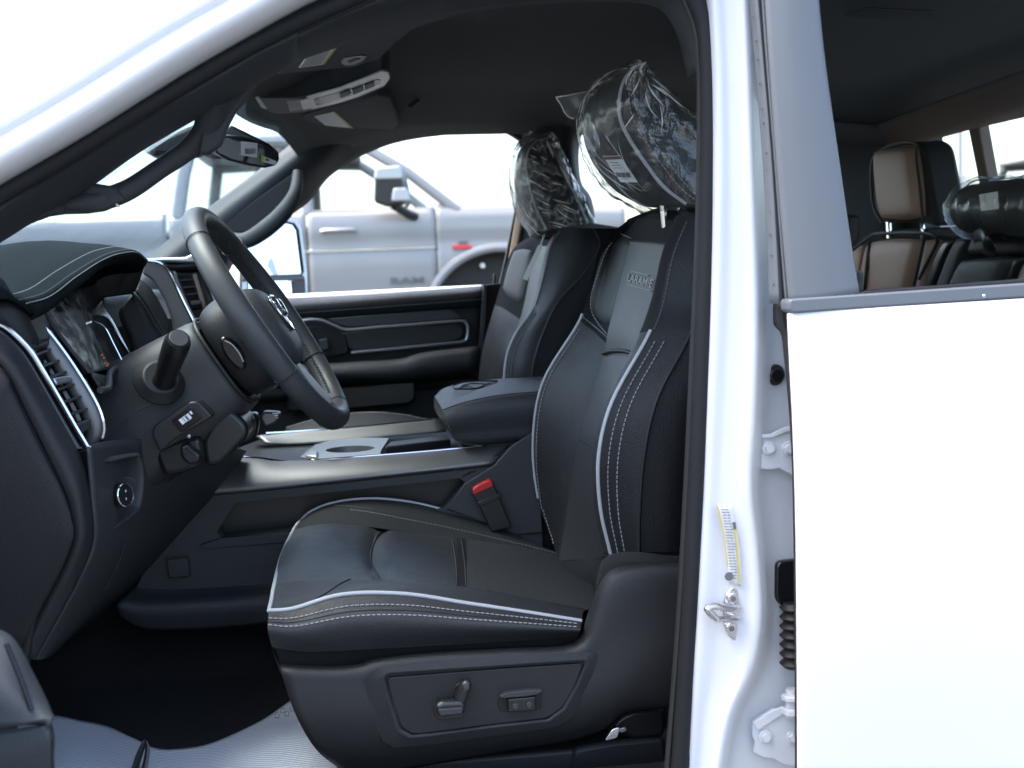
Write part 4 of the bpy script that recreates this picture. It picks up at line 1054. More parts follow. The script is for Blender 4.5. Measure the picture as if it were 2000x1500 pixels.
hp_f = [(1200, 176), (1172, 188), (1150, 212), (1142, 248), (1148, 288), (1168, 330), (1206, 374), (1262, 404)]
Gh, side = headrest(DS, hp_n, hp_f, 0, 1.635, 1.86, [.012, .034, .07, .105, .128, .138, .138, .13])
Nsi = normals(side)
for v in (.16, .24): stitches('stitching', gline(side, Nsi, [(v, .05), (v, .35), (v, .65), (v, .97)], .0008, 14), DS, m_thread)
tube('seam', gline(side, Nsi, [(.5, .0), (.5, .3), (.52, .6), (.56, 1)], .0006, 14), .0012, m_seal_d, DS, n=6, raw=True)
for dx in (1296, 1330):
    tube('headrest_post', [P(dx, 395, 1.72), P(dx + 4, 445, 1.72)], .006, m_chrome, DS, raw=True, n=10)

# ---- plastic bag over the driver headrest
def bag_from(Gh, name, seed, label, grow=.007, flap=None, group='clear bags over the front headrests'):
    rs = np.random.RandomState(seed)
    C = Gh.mean((0, 1)); out = Gh.copy()
    nv, nu = Gh.shape[:2]
    # outward normals of closed ring grid
    dv = np.roll(Gh, -1, 0) - np.roll(Gh, 1, 0); du = np.gradient(Gh, axis=1)
    Nn_ = np.cross(du, dv); Nn_ /= np.maximum(np.linalg.norm(Nn_, axis=2, keepdims=True), 1e-9)
    if (Nn_ * (Gh - C)).sum() < 0: Nn_ = -Nn_
    # refine
    k = 4
    ext0 = Gh[:, :1] * 2 - Gh[:, 1:2]; c0 = Gh[:, 0].mean(0)
    Gx = cr_arr(np.transpose(cr_arr(np.transpose(Gh, (1, 0, 2)), 3), (1, 0, 2)), 3, True)
    Nx = cr_arr(np.transpose(cr_arr(np.transpose(Nn_, (1, 0, 2)), 3), (1, 0, 2)), 3, True)
    for i in range(Gx.shape[0]):
        for j in range(Gx.shape[1]):
            p = Vector(Gx[i, j])
            w = noise.noise(p * 28 + Vector((seed, 0, 0))) * .004 + abs(noise.noise(Vector((p.x * 70, p.y * 70, p.z * 22)) + Vector((0, seed, 0)))) * .008
            Gx[i, j] += Nx[i, j] * (grow + w)
    rows = [Gx]
    # gathered ends
    V, F = grid_data(Gx, True)
    nu2 = Gx.shape[1]; nv2 = Gx.shape[0]
    for j, drop in ((0, .022), (nu2 - 1, .02)):
        cen = Gx[:, j].mean(0); nd = cen - Gx[:, j + (3 if j == 0 else -3)].mean(0); nd /= np.linalg.norm(nd)
        prev = [i * nu2 + j for i in range(nv2)]
        for t in (.3, .6, .85, .99):
            cur = []
            for i in range(nv2):
                wv = rs.uniform(-.0035, .0035)
                V.append(Gx[i, j] * (1 - t) + cen * t + nd * (drop * math.sin(t * 1.5) + wv)); cur.append(len(V) - 1)
            for i in range(nv2): F.append((prev[i], prev[(i + 1) % nv2], cur[(i + 1) % nv2], cur[i]))
            prev = cur
    if flap:
        Gp = flap
        o = len(V); n1, n2 = Gp.shape[:2]
        v_, f_ = grid_data(Gp); V += v_; F += [tuple(i + o for i in q) for q in f_]
    return mesh(name, V, F, m_film, None, sharp=None, label=label, cat='plastic bag', group=None)
fl = loft([pts([(1086, 190), (1110, 186), (1140, 180), (1165, 176)], [1.80, 1.80, 1.81, 1.82]), pts([(1096, 206), (1116, 200), (1140, 202), (1160, 205)], [1.795, 1.81, 1.80, 1.82]), pts([(1108, 226), (1122, 222), (1136, 226), (1152, 232)], [1.80, 1.805, 1.815, 1.83]), pts([(1120, 232), (1128, 236), (1136, 244), (1150, 256)], [1.80, 1.81, 1.80, 1.83])], 6, 5)
for i in range(fl.shape[0]):
    for j in range(fl.shape[1]): fl[i, j] += np.array([0, .004 * noise.noise(Vector(fl[i, j]) * 90), 0])
def creases(Gh, bag, seed, n, u_rng=(0, 1), v_rng=(0, 1), r=.0011, lo=.02, hi=.07, ang=0.0):
    rs = random.Random(seed); nv, nu = Gh.shape[:2]
    C_ = Gh.mean((0, 1)); ds = []
    for _ in range(n):
        v = rs.uniform(*v_rng) * (nv - 1); u = rs.uniform(*u_rng) * (nu - 1); L = rs.uniform(lo, hi); a = rs.gauss(ang, .22)
        A = []; bend = rs.uniform(-.35, .35)
        for t in np.linspace(-.5, .5, 9):
            vv_, uu_ = v + math.sin(a) * t * L * 60 + bend * t * t * 4, u + math.cos(a) * t * L * 70
            p = gsamp(Gh, min(max(vv_, 0), nv - 1.01), min(max(uu_, 0), nu - 1.01)); o = p - C_; o /= np.linalg.norm(o)
            A.append(p + o * .0115)
        rr_ = [r * max(.12, math.sin(math.pi * (i + .5) / 9)) * rs.uniform(.6, 1.3) for i in range(9)]
        ds.append(tube_data(np.array(A), rr_, 6))
    V, F = merge(ds); return mesh('crease_glint', V, F, m_crease_glint, bag, kind='stuff')
BAG1 = bag_from(Gh, 'plastic_bag', 3, 'crinkled clear plastic bag over the headrest of the driver seat, nearest the viewer')
V, F = grid_data(fl); mesh('flap', V, F, m_film2, BAG1, sharp=None)
creases(Gh, BAG1, 5, 10, (.05, .5), (.28, .42), r=.0011, lo=.03, hi=.09, ang=-.35); creases(Gh, BAG1, 6, 6, (.2, .8), (.40, .52), r=.0012, lo=.03, hi=.09, ang=.25)
creases(Gh, BAG1, 8, 26, (.1, .9), (.02, .22), r=.00045, lo=.05, hi=.14)
tube('crease_glint', fl[0], .0012, m_crease_glint, BAG1, raw=True, n=6); tube('crease_glint', fl[:, 0], .0012, m_crease_glint, BAG1, raw=True, n=6)
front = Gh[0:9]; Nfr = normals(front)
def sticker(G, N, v0, v1, u0, u1, off, name, matl, parent, n=4):
    nv, nu = G.shape[:2]
    A = np.array([[gsamp(G, (v0 + (v1 - v0) * a / n) * (nv - 1), (u0 + (u1 - u0) * b / n) * (nu - 1)) + gsamp(N, (v0 + (v1 - v0) * a / n) * (nv - 1), (u0 + (u1 - u0) * b / n) * (nu - 1)) * off for b in range(n + 1)] for a in range(n + 1)])
    return sheet(name, A, matl, parent, solid=.0005), A
def pxsheet(name, q, D, matl, parent, t=.0005): return plate(name, [P(x, y, d) for (x, y), d in zip(q, D)], t, matl, parent, bevel=0)
LD = [1.725, 1.665, 1.658, 1.705]
s1 = pxsheet('part_label', [(1177, 305), (1210, 304), (1245, 356), (1212, 356)], [1.728, 1.675, 1.668, 1.715], m_paper, BAG1)
pxsheet('label_header', [(1178, 306), (1210, 305), (1214, 311), (1181, 312)], [1.727, 1.674, 1.673, 1.7255], mat('label_dark', (.13, .07, .08), .6), s1)
ds = []
for i in range(16):
    x = 1202 + i * 1.75
    a, b = P(x, 337, 1.71 - (x - 1195) * .0011), P(x + 3.2, 346, 1.7085 - (x - 1195) * .0011)
    ds.append(box_data((a + b) / 2, (a - b).normalized(), Vector((1, 0, 0)), Vector((0, 1, 0)), (a - b).length / 2, random.choice((.0003, .0006)), .0004))
for y in (318, 323, 328):
    a, b = P(1188 + (y - 312) * .6, y, 1.715), P(1204 + (y - 312) * .6, y, 1.69)
    ds.append(box_data((a + b) / 2, (a - b).normalized(), Vector((0, 1, 0)), Vector((0, 0, 1)), (a - b).length / 2, .0003, .0005))
V, F = merge(ds); mesh('print', V, F, m_ink, s1, smooth=False, kind='stuff')
s2 = pxsheet('part_label', [(1155, 206), (1176, 184), (1171, 212), (1150, 232)], [1.80, 1.765, 1.76, 1.80], m_paper, BAG1)
pxsheet('label_header', [(1172, 187), (1177, 183), (1172, 212), (1169, 214)], [1.764, 1.762, 1.757, 1.76], m_green, s2)
ds = []
for i in range(7):
    x = 1155 + i * 2; y = 222 - i * 2.4
    a, b = P(x, y, 1.79 - i * .005), P(x + 5, y - 12, 1.785 - i * .005)
    ds.append(box_data((a + b) / 2, (a - b).normalized(), Vector((0, 1, 0)), Vector((1, 0, 0)), (a - b).length / 2, .0003, .0005))
V, F = merge(ds); mesh('print', V, F, m_ink, s2, smooth=False, kind='stuff')

# ---------------------------------------------------------------- passenger seat
PS = part_empty('passenger_seat', TRUCK)
pN = rail([(1000, 900), (985, 800), (985, 740), (992, 690), (1010, 648), (1042, 602), (1060, 540), (1074, 480), (1096, 446)], [2.44, 2.44, 2.43, 2.43, 2.43, 2.45, 2.47, 2.48, 2.49])
pS = rail([(1075, 900), (1050, 800), (1040, 740), (1048, 690), (1066, 640), (1092, 588), (1140, 535), (1172, 480), (1160, 446)], [2.37, 2.365, 2.36, 2.36, 2.37, 2.38, 2.39, 2.41, 2.44])
pB = [v + Vector((.09, .03, -.005)) for v in pS]
pI1 = rail([(1030, 900), (1008, 800), (1005, 740), (1012, 690), (1027, 650), (1050, 600), (1066, 540), (1080, 482), (1096, 450)], 2.53)
pI2 = rail([(1005, 900), (985, 800), (985, 740), (990, 690), (1005, 655), (1022, 600), (1036, 530), (1050, 480), (1068, 452)], 2.70)
pFm = rail([(985, 900), (958, 800), (958, 740), (964, 690), (975, 640), (995, 580), (1010, 525), (1024, 480), (1050, 456)], 2.78)
pF = rail([(960, 900), (937, 800), (935, 740), (942, 685), (955, 635), (974, 570), (988, 518), (1006, 482), (1040, 460)], 2.85)
pFB = [v + Vector((.06, .04, -.005)) for v in pF]; pBF = [v + Vector((.13, 0, -.01)) for v in pF]
Gf2 = loft([pF, pFm, pI2], 5, 5); Nf2 = normals(Gf2)
sheet('bolster', sub(Gf2, 0, 1, 0, .58), m_leather, PS); sheet('shoulder_panel', sub(Gf2, 0, 1, .575, 1), m_suede, PS)
Gi2 = loft([pI2, pI1], 5, 6); sheet('backrest_insert', sub(Gi2, 0, 1, 0, .55), m_insert, PS); sheet('backrest_insert', sub(Gi2, 0, 1, .55, .88), m_cream, PS); sheet('top_panel', sub(Gi2, 0, 1, .875, 1), m_suede, PS)
Gn2 = loft([pI1, [(a + b) / 2 + Vector((-.01, 0, 0)) for a, b in zip(pI1, pN)], pN], 5, 5); sheet('bolster', Gn2, m_leather, PS)
Gs2 = loft([pN, [(a + b) / 2 + Vector((.0, -.02, 0)) for a, b in zip(pN, pS)], pS], 5, 5); Ns2 = normals(Gs2); sheet('side_panel', Gs2, m_leather2, PS)
sheet('side_panel', loft([pS, [(a + b) / 2 + Vector((0, -.008, 0)) for a, b in zip(pS, pB)], pB], 5, 4) + np.array([[[.001, .001, 0]]]), m_leather2, PS)
sheet('back_shell', loft([pB, pBF, pFB, pF], 5, 3), m_plastic_d, PS)
ring = [pF[-1], pFm[-1], pI2[-1], pI1[-1], pN[-1], pS[-1], pB[-1], pBF[-1], pFB[-1]]
rg = cr_arr([list(v) for v in ring], 5, True); cen = rg.mean(0) + np.array([0, 0, .015])
sheet('top_cover', np.array([np.vstack([c, c[:1]]) for c in [rg] + [rg * (1 - t) + cen * t + np.array([0, 0, .012 * math.sin(t * 1.57)]) for t in (.25, .5, .75, .98)]]), m_suede, PS)
tube('piping', sub(Gn2, 1, 1, .1, .62)[0], .0034, m_piping, PS, raw=True, n=8)
tube('seam', sub(Gs2, 1, 1, 0, 1)[0] + np.array([-.001, -.002, 0]), .002, m_seal_d, PS, raw=True, n=6)
for v in (.12, .22): stitches('stitching', gline(Gs2, Ns2, [(v, .1), (v, .35), (v, .6)], .001, 20), PS, m_thread_d, r=.0008)
stitches('stitching', gline(Gs2, Ns2, [(.03, .64), (.04, .8), (.04, .98)], .001, 20), PS, m_thread_d, r=.0008)
patch('shoulder_pad', Gf2, Nf2, .12, .95, .62, .86, .006, mat('pad_warm', (.036, .032, .031), .5, bump=LEA), PS)
# passenger cushion: only the far bolster rises above the console
q1 = pts([(560, 836), (640, 815), (720, 807), (790, 812), (870, 830), (960, 850)], 2.84); 
sheet('cushion', loft([[v + Vector((0, -.42, -.02)) for v in q1], [v + Vector((0, -.2, -.035)) for v in q1], [v + Vector((0, -.06, -.012)) for v in q1], q1, [v + Vector((0, .04, -.05)) for v in q1], [v + Vector((0, .05, -.2)) for v in q1]], 5, 4), m_leather, PS, solid=.004)
tube('piping', q1, .003, m_piping, PS, n=8)
hp_n2 = [(1072, 270), (1048, 276), (1032, 296), (1028, 330), (1036, 370), (1050, 412), (1068, 448)]
hp_f2 = [(1046, 276), (1030, 288), (1020, 312), (1012, 350), (1016, 392), (1030, 430), (1052, 458)]
Gh2, side2 = headrest(PS, hp_n2, hp_f2, 0, 2.52, 2.74, [.01, .03, .058, .08, .092, .098, .098])
BAG2 = bag_from(Gh2, 'plastic_bag', 11, 'crinkled clear plastic bag over the passenger headrest, seen across the cabin', grow=.009)
creases(Gh2, BAG2, 21, 18, (.3, .95), (.28, .46), r=.0016, lo=.02, hi=.05, ang=1.1); creases(Gh2, BAG2, 22, 9, (0, 1), (.44, .53), r=.0022, lo=.05, hi=.1); creases(Gh2, BAG2, 23, 6, (0, 1), (.02, .2), r=.001, lo=.04, hi=.1)
V, F = tube_data(curve([P(1040, 268, 2.62), P(1038, 262, 2.62), P(1036, 256, 2.62)], k=4), [.006, .003, .002, .0015, .003, .004, .0045, .005, .004], 8); mesh('bag_tip', V, F, m_film, BAG2, sharp=None)
pxsheet('part_label', [(1013, 366), (1022, 362), (1031, 398), (1023, 404)], [2.69, 2.66, 2.65, 2.68], m_paper, BAG2)
HT = plate('hang_tag', pts([(1050, 482), (1056, 476), (1060, 482), (1040, 526), (1030, 548), (1021, 544), (1032, 520)], [2.44] * 7), .0012, m_paper, None, bevel=0,
           label='white paper tag hanging from the passenger headrest against the seat back', cat='tag')
tube('string', [P(1056, 478, 2.44), P(1060, 468, 2.45), P(1064, 458, 2.48)], .0012, m_paper, HT, n=6)

# ---------------------------------------------------------------- rear bench
RS = part_empty('rear_seat', TRUCK)
def Q(x, y, X=1.19): return PX(x, y, X)
box('bench_core', (1.32, 2.2, 1.16), (.16, 1.62, .82), m_leather2, RS, bevel=.03)
puff('backrest_panel', [Q(1694, 462), Q(1812, 458), Q(1778, 600), Q(1672, 600)], .02, .05, m_sun_tan, RS)
puff('backrest_bolster', [Q(1812, 459), Q(1836, 462), Q(1800, 600), Q(1780, 600)], .014, .05, m_sun_tan, RS)
puff('backrest_bolster', [Q(1650, 500, 1.2), Q(1697, 462, 1.2), Q(1680, 600, 1.2), Q(1630, 600, 1.2)], .014, .05, m_sun_tan, RS)
tube('piping', [Q(1666, 488, 1.18), Q(1700, 462, 1.18), Q(1722, 456, 1.178), Q(1810, 456, 1.178), Q(1829, 468, 1.18), Q(1826, 482, 1.18), Q(1795, 545, 1.175)], .004, m_plastic_g, RS, k=5, n=8)
for a, b in (((1699, 464), (1684, 600)), ((1807, 462), (1776, 600))): tube('seam', [Q(*a, 1.176), Q((a[0] + b[0]) / 2, (a[1] + b[1]) / 2, 1.166), Q(*b, 1.17)], .004, m_seal_d, RS, k=4, n=6)
puff('backrest_top', [Q(1700, 452, 1.21), Q(2100, 432, 1.21), Q(2100, 470, 1.19), Q(1700, 466, 1.2)], .01, .08, m_leather2, RS)
puff('divider_strip', [Q(1850, 460), Q(1872, 456), Q(1816, 600), Q(1792, 600)], .012, .05, m_satin, RS)
puff('backrest_bolster', [Q(1874, 456), Q(1904, 453), Q(1850, 600), Q(1818, 600)], .014, .05, m_plastic_g, RS)
puff('headrest_cushion', [Q(1903, 452), Q(2100, 440), Q(2090, 500), Q(1880, 500)], .016, .05, m_plastic, RS)
puff('folded_armrest', [Q(1880, 500, 1.17), Q(1982, 496, 1.17), Q(1945, 600, 1.17), Q(1836, 600, 1.17)], .016, .05, m_plastic_g, RS)
puff('armrest_strap', [Q(1986, 496, 1.18), Q(2002, 495, 1.18), Q(1966, 600, 1.18), Q(1950, 600, 1.18)], .01, .05, m_satin, RS)
puff('backrest_panel', [Q(2004, 495), Q(2200, 485), Q(2160, 600), Q(1970, 600)], .02, .05, m_sun_tan, RS)
tube('pull_strap', [Q(1904, 462, 1.16), Q(1914, 458, 1.13), Q(1924, 466, 1.11), Q(1932, 484, 1.12), Q(1930, 496, 1.16)], .012, m_satin, RS, k=5, n=10, ab=(1, .35))
# headrest of the far rear place
hq = [(1703, 330), (1712, 300), (1742, 284), (1784, 281), (1790, 300), (1796, 365), (1802, 430), (1760, 433), (1724, 433), (1709, 408)]
hrm = puff('headrest', [Q(1706, 288, 1.15), Q(1786, 278, 1.15), Q(1802, 432, 1.15), Q(1722, 436, 1.15)], .018, .05, m_sun_tan, RS, n=18, p=5)
plate('headrest_back', [Q(x, y, 1.165) for x, y in ((1704, 305), (1738, 282), (1790, 275), (1804, 290), (1828, 425), (1826, 444), (1800, 434), (1724, 436), (1706, 405))], .07, m_leather2, RS, bevel=.012, r=.02)
tube('piping', [Q(x, y, 1.155) for x, y in ((1722, 436), (1707, 405), (1701, 350), (1706, 308), (1738, 284), (1786, 279), (1790, 310), (1797, 370), (1803, 432))], .0028, m_plastic_g, RS, k=4, n=6)
for x in (1735, 1800): tube('headrest_post', [Q(x, 425, 1.19), Q(x + 2, 465, 1.19)], .006, m_chrome, RS, raw=True, n=8)
# folded centre headrest inside a bag
ch = [Q(1880 + 0, 408, 1.17)]
cA = Q(1905, 408, 1.18); cB = Q(2200, 398, 1.18)
tube('headrest', [cA, cA * .7 + cB * .3, cB], [.048, .052, .052], m_leather2, RS, k=4, n=20, ab=(1, 1.1))
A = np.array([list(cA + (cB - cA) * t) for t in np.linspace(-.06, 1, 40)])
V, F = tube_data(A, [.03, .05] + [.058 + .003 * math.sin(i * 1.7) for i in range(38)], 26, (1, 1.1))
V = [Vector(v) + Vector((noise.noise(Vector(v) * 40), noise.noise(Vector(v) * 41 + Vector((5, 0, 0))), noise.noise(Vector(v) * 43 + Vector((0, 9, 0))))) * .006 for v in V]
BAG3 = mesh('plastic_bag', V, F, m_film, None, sharp=None, label='crinkled clear plastic bag around the folded middle headrest of the rear bench', cat='plastic bag')
plate('part_label', [Q(x, y, 1.117) for x, y in ((1912, 380), (1948, 374), (1950, 408), (1916, 412))], .001, m_paper, BAG3, bevel=0)

# ------------------------------------------------------------------ floor
nx, ny = 30, 34
G = np.zeros((ny, nx, 3))
for j, y in enumerate(np.linspace(1.37, 3.05, ny)):
    tun = math.exp(-(max(0, abs(y - 2.23) - .11) / .05) ** 2) * .1
    for i, x in enumerate(np.linspace(-.95, 1.42, nx)):
        front = .55 * max(0, (-.64 - x) / .3) ** 1.4
        G[j, i] = (x, y, .885 + tun + front)
sheet('cabin_floor', G, m_carpet, TRUCK, solid=.02)
plate('firewall', [Vector((-.93, y, z)) for y, z in ((1.36, .8), (1.36, 1.5), (3.04, 1.5), (3.04, .8))], .03, m_carpet, TRUCK, bevel=0)
plate('kick_panel', [Vector((x, 1.415, z)) for x, z in ((-.95, .8), (-.95, 1.45), (-.43, 1.45), (-.40, 1.2), (-.5, .8))], .02, m_plastic_d, TRUCK, bevel=.004)
box('sill_trim', (.3, 1.41, .87), (2.2, .09, .11), m_plastic_d, TRUCK, bevel=.012)
plate('belt_anchor_cover', round_poly(pts([(1120, 1462), (1200, 1448), (1300, 1440), (1310, 1540), (1110, 1540)], 1.50), .01), .05, m_plastic, TRUCK, bevel=.008)

# paper floor mat
fe = [(20, 1402), (95, 1398), (150, 1400), (210, 1402), (258, 1418), (300, 1436), (350, 1437), (420, 1425), (500, 1394), (560, 1362), (610, 1338), (660, 1322)]
far_e = cr_arr([list(PZ(x, y, .915)) for x, y in fe], 8)
rows = []
for k, t in enumerate(np.linspace(0, 1, 26)):
    row = far_e.copy(); row[:, 1] = far_e[:, 1] * (1 - t) + 1.475 * t; row[:, 0] = far_e[:, 0] * (1 - .12 * t)
    for i in range(len(row)):
        p = Vector(row[i]); row[i, 2] = .908 + .010 * noise.noise(Vector((p.x * 7, p.y * 7, 3))) + .012 * math.sin(p.x * 9 + 1.2) * (1 - t)
    rows.append(row)
m_mat = mat('mat_paper', (.62, .64, .70), .8)
nt = m_mat.node_tree; b_ = nt.nodes['Principled BSDF']; tc_ = nt.nodes.new('ShaderNodeTexCoord'); mp_ = nt.nodes.new('ShaderNodeMapping')
mp_.inputs['Rotation'].default_value = (0, 0, R(20))
wv = nt.nodes.new('ShaderNodeTexWave'); wv.bands_direction = 'Y'; wv.inputs['Scale'].default_value = 58; wv.inputs['Distortion'].default_value = .6; wv.inputs['Detail'].default_value = 1
wv2 = nt.nodes.new('ShaderNodeTexWave'); wv2.bands_direction = 'X'; wv2.inputs['Scale'].default_value = 95
nt.links.new(tc_.outputs['Object'], mp_.inputs[0]); nt.links.new(mp_.outputs[0], wv.inputs[0]); nt.links.new(mp_.outputs[0], wv2.inputs[0])
ad = nt.nodes.new('ShaderNodeMath'); ad.operation = 'MULTIPLY_ADD'; ad.inputs[1].default_value = .35
nt.links.new(wv2.outputs['Fac'], ad.inputs[0]); nt.links.new(wv.outputs['Fac'], ad.inputs[2])
bn = nt.nodes.new('ShaderNodeBump'); bn.inputs['Strength'].default_value = .55; bn.inputs['Distance'].default_value = .003
nt.links.new(ad.outputs[0], bn.inputs['Height']); nt.links.new(bn.outputs[0], b_.inputs['Normal'])
mxm = nt.nodes.new('ShaderNodeMix'); mxm.data_type = 'RGBA'; mxm.inputs[6].default_value = (.5, .55, .64, 1); mxm.inputs[7].default_value = (.9, .91, .93, 1)
nt.links.new(wv.outputs['Fac'], mxm.inputs[0]); nt.links.new(mxm.outputs[2], b_.inputs['Base Color'])
MAT_ = sheet('floor_mat', np.array(rows), m_mat, None, solid=.002, label='white ribbed paper floor mat on the black carpet beside the driver seat', cat='floor mat')
for k, (mx_, my_) in enumerate(((541, 1397), (552, 1388), (560, 1394), (570, 1384))):
    A = np.array([list(PZ(mx_ + dx, my_ + dy, .9245)) for dx, dy in ((-4, 4), (-3, -3), (2, -6), (5, -1), (3, 5), (-4, 4))])
    tube('printed_mark', A, .0004, m_thread_d, MAT_, raw=True, n=5)
tube('sill_strap', [P(258, 1520, 1.60), P(270, 1480, 1.61), P(281, 1452, 1.615), P(284, 1443, 1.617)], [.006, .006, .0045, .0012], m_satin, TRUCK, k=5, n=10, ab=(1, .5))
tube('sill_strap', [P(278, 1520, 1.60), P(286, 1480, 1.61), P(288, 1458, 1.615), P(285, 1446, 1.617)], [.004, .0035, .003, .001], m_satin, TRUCK, k=5, n=10, ab=(1, .5))

# ------------------------------------------------------------------ console
CO = part_empty('center_console', TRUCK)
m_cupsilver = mat('cup_silver', (.26, .265, .27), .42, metal=.6)
def frame(name, outer, inner, t, matl, parent, n=40, bevel=.002, dirn=Vector((0, 1, 0)), close=True):
    """flat ring between two outlines (Vectors, started at matching corners), t thick along dirn"""
    o = resamp(np.array([list(v) for v in outer] + [list(outer[0])]), n + 1)[:-1]; i_ = resamp(np.array([list(v) for v in inner] + [list(inner[0])]), n + 1)[:-1]
    V = [Vector(v) for v in o] + [Vector(v) for v in i_] + [Vector(v) + dirn * t for v in i_] + [Vector(v) + dirn * t for v in o]
    F = []
    for k in range(n):
        j = (k + 1) % n
        for a in range(4): F.append((a * n + k, a * n + j, ((a + 1) % 4) * n + j, ((a + 1) % 4) * n + k))
    return mesh(name, V, F, matl, parent, bevel=bevel, sharp=45)
band_t = [(380, 905), (440, 895), (500, 897), (560, 902), (700, 894), (860, 881), (992, 868)]
band_b = [(366, 966), (430, 959), (500, 953), (600, 943), (740, 928), (870, 914), (966, 903)]
bt_ = [P(x, y, 2.03) for x, y in band_t]; bb_ = [P(x, y, 1.985) for x, y in band_b]
bm_ = [(a + b) / 2 + Vector((0, -.006, .002)) for a, b in zip(bt_, bb_)]
sheet('side_rail', loft([[v + Vector((0, .03, -.004)) for v in bt_], bt_, bm_, bb_, [v + Vector((0, .01, -.008)) for v in bb_]], 5, 5), m_trimsilver, CO, solid=.003)
tube('chrome_edge', [(455, 893), (500, 895), (545, 901), (580, 902), (700, 893), (860, 880), (985, 868)], .0028, m_chrome, CO, D=2.032, k=5, n=8)
# inside wall and pocket frame
plate('side_backing', pts([(330, 955), (1060, 880), (1060, 1100), (300, 1200)], 2.05), .01, m_carpet, CO, bevel=0)
outer = pts([(352, 972), (966, 905), (1000, 868), (1054, 846), (1060, 1075), (880, 1112), (560, 1146), (262, 1158)], 1.992)
inner = pts([(460, 982), (500, 974), (898, 934), (908, 942), (868, 992), (720, 1020), (434, 1050), (423, 1040)], 1.992)
o2 = [outer[i] for i in (0, 1, 2, 3, 4, 5, 6, 7)]
# matched loops corner by corner
def seglist(q, k=6): return [q[i] * (1 - j / k) + q[(i + 1) % len(q)] * (j / k) for i in range(len(q)) for j in range(k)]
inn = [inner[i] for i in (0, 2, 2, 3, 4, 5, 6, 7)]
so, si = seglist(o2), seglist(inn)
n = len(so); Vx = so + si + [v + Vector((0, .03, 0)) for v in si]; Fx = []
for i in range(n):
    j = (i + 1) % n
    for a in range(2): Fx.append((a * n + i, a * n + j, (a + 1) * n + j, (a + 1) * n + i))
mesh('side_panel', Vx, Fx, m_plastic_c, CO, sharp=45)
plate('ledge', round_poly(pts([(388, 1066), (432, 1051), (580, 1040), (580, 1058), (402, 1072)], 1.984), .004), .01, m_plastic_g, CO, bevel=.002)
G = loft([pts([(264, 1146), (325, 1150), (420, 1146), (560, 1136), (740, 1122)], 1.996), pts([(250, 1158), (305, 1164), (420, 1159), (560, 1149), (740, 1135)], 1.982), pts([(236, 1172), (290, 1178), (420, 1172), (560, 1162), (740, 1148)], 1.962),
          pts([(228, 1184), (282, 1198), (420, 1192), (560, 1182), (740, 1168)], 1.956), pts([(236, 1205), (290, 1228), (420, 1226), (560, 1214), (740, 1200)], 1.964)], 5, 5)
lp = sheet('base_panel', G, m_plastic_c, CO, solid=.004)
plate('console_return', pts([(226, 1180), (262, 1150), (300, 1100), (352, 972), (380, 905), (300, 960), (230, 1080)], 2.02), .02, m_plastic_c, CO, bevel=.003)
frame('access_cover_gap', round_poly(pts([(323, 1090), (370, 1085), (374, 1128), (328, 1132)], 1.9865), .004), round_poly(pts([(325, 1092), (368, 1087.5), (371.5, 1126), (330, 1129.5)], 1.9865), .004), .002, m_seal_d, CO, n=32, bevel=0)
plate('access_cover', round_poly(pts([(326, 1093), (367, 1088.5), (370.5, 1125), (331, 1128.5)], 1.9855), .004), .004, m_plastic_c, CO, bevel=.0008)
plate('rear_trim', pts([(966, 908), (998, 872), (1046, 842), (1056, 960), (1060, 1040), (1010, 1045), (872, 994), (908, 944)], 1.982), .008, m_plastic_g, CO, bevel=.002)
# seat belt buckle
bk_ = plate('buckle', round_poly(pts([(922, 964), (962, 940), (1000, 1030), (960, 1040), (944, 1005)], 1.955), .003), .022, m_satin, CO, bevel=.003)
plate('release_button', round_poly(pts([(923, 957), (932, 949), (957, 937), (962, 941), (963, 950), (926, 967)], 1.950), .002), .018, m_red, bk_, bevel=.002)
plate('buckle_band', pts([(933, 982), (975, 962), (979, 971), (937, 991)], 1.9525), .01, m_satin, bk_, bevel=.001)
# tray, cup holders, far rail
plate('tray', [PZ(x, y, 1.238) for x, y in ((440, 905), (470, 872), (530, 850), (700, 842), (870, 832), (905, 880), (700, 902), (560, 910))], .02, m_satin, CO, bevel=.002, toward=Vector((0, 0, 3)))
box('tray_core', (-.05, 2.21, 1.16), (.75, .33, .14), m_satin, CO, bevel=.01)
ft = pts([(500, 852), (560, 845), (660, 837), (760, 828), (864, 818)], 2.40); fb_ = pts([(520, 866), (580, 868), (670, 862), (765, 852), (872, 842)], 2.37)
sheet('side_rail', loft([[v + Vector((0, .03, -.006)) for v in ft], ft, [(a + b) / 2 for a, b in zip(ft, fb_)], fb_], 5, 3), m_trimsilver, CO, solid=.003)
tube('chrome_edge', [(520, 847), (600, 842), (700, 834), (780, 826), (862, 818)], .0026, m_chrome, CO, D=2.398, k=4, n=8)
cent = PZ(684, 877, 1.258)
oo = round_poly([PZ(x, y, 1.258) for x, y in ((585, 893), (598, 882), (616, 868), (650, 859), (700, 855), (760, 855), (744, 880), (742, 889), (690, 894), (640, 898))], .008)
ii = [cent + Vector((.044 * math.cos(t), .044 * math.sin(t), 0)) for t in np.linspace(0, 2 * math.pi, 48, endpoint=False)]
a0 = math.atan2(oo[0].y - cent.y, oo[0].x - cent.x)
oo2 = sorted(oo, key=lambda v: math.atan2(v.y - cent.y, v.x - cent.x)); ii2 = sorted(ii, key=lambda v: math.atan2(v.y - cent.y, v.x - cent.x))
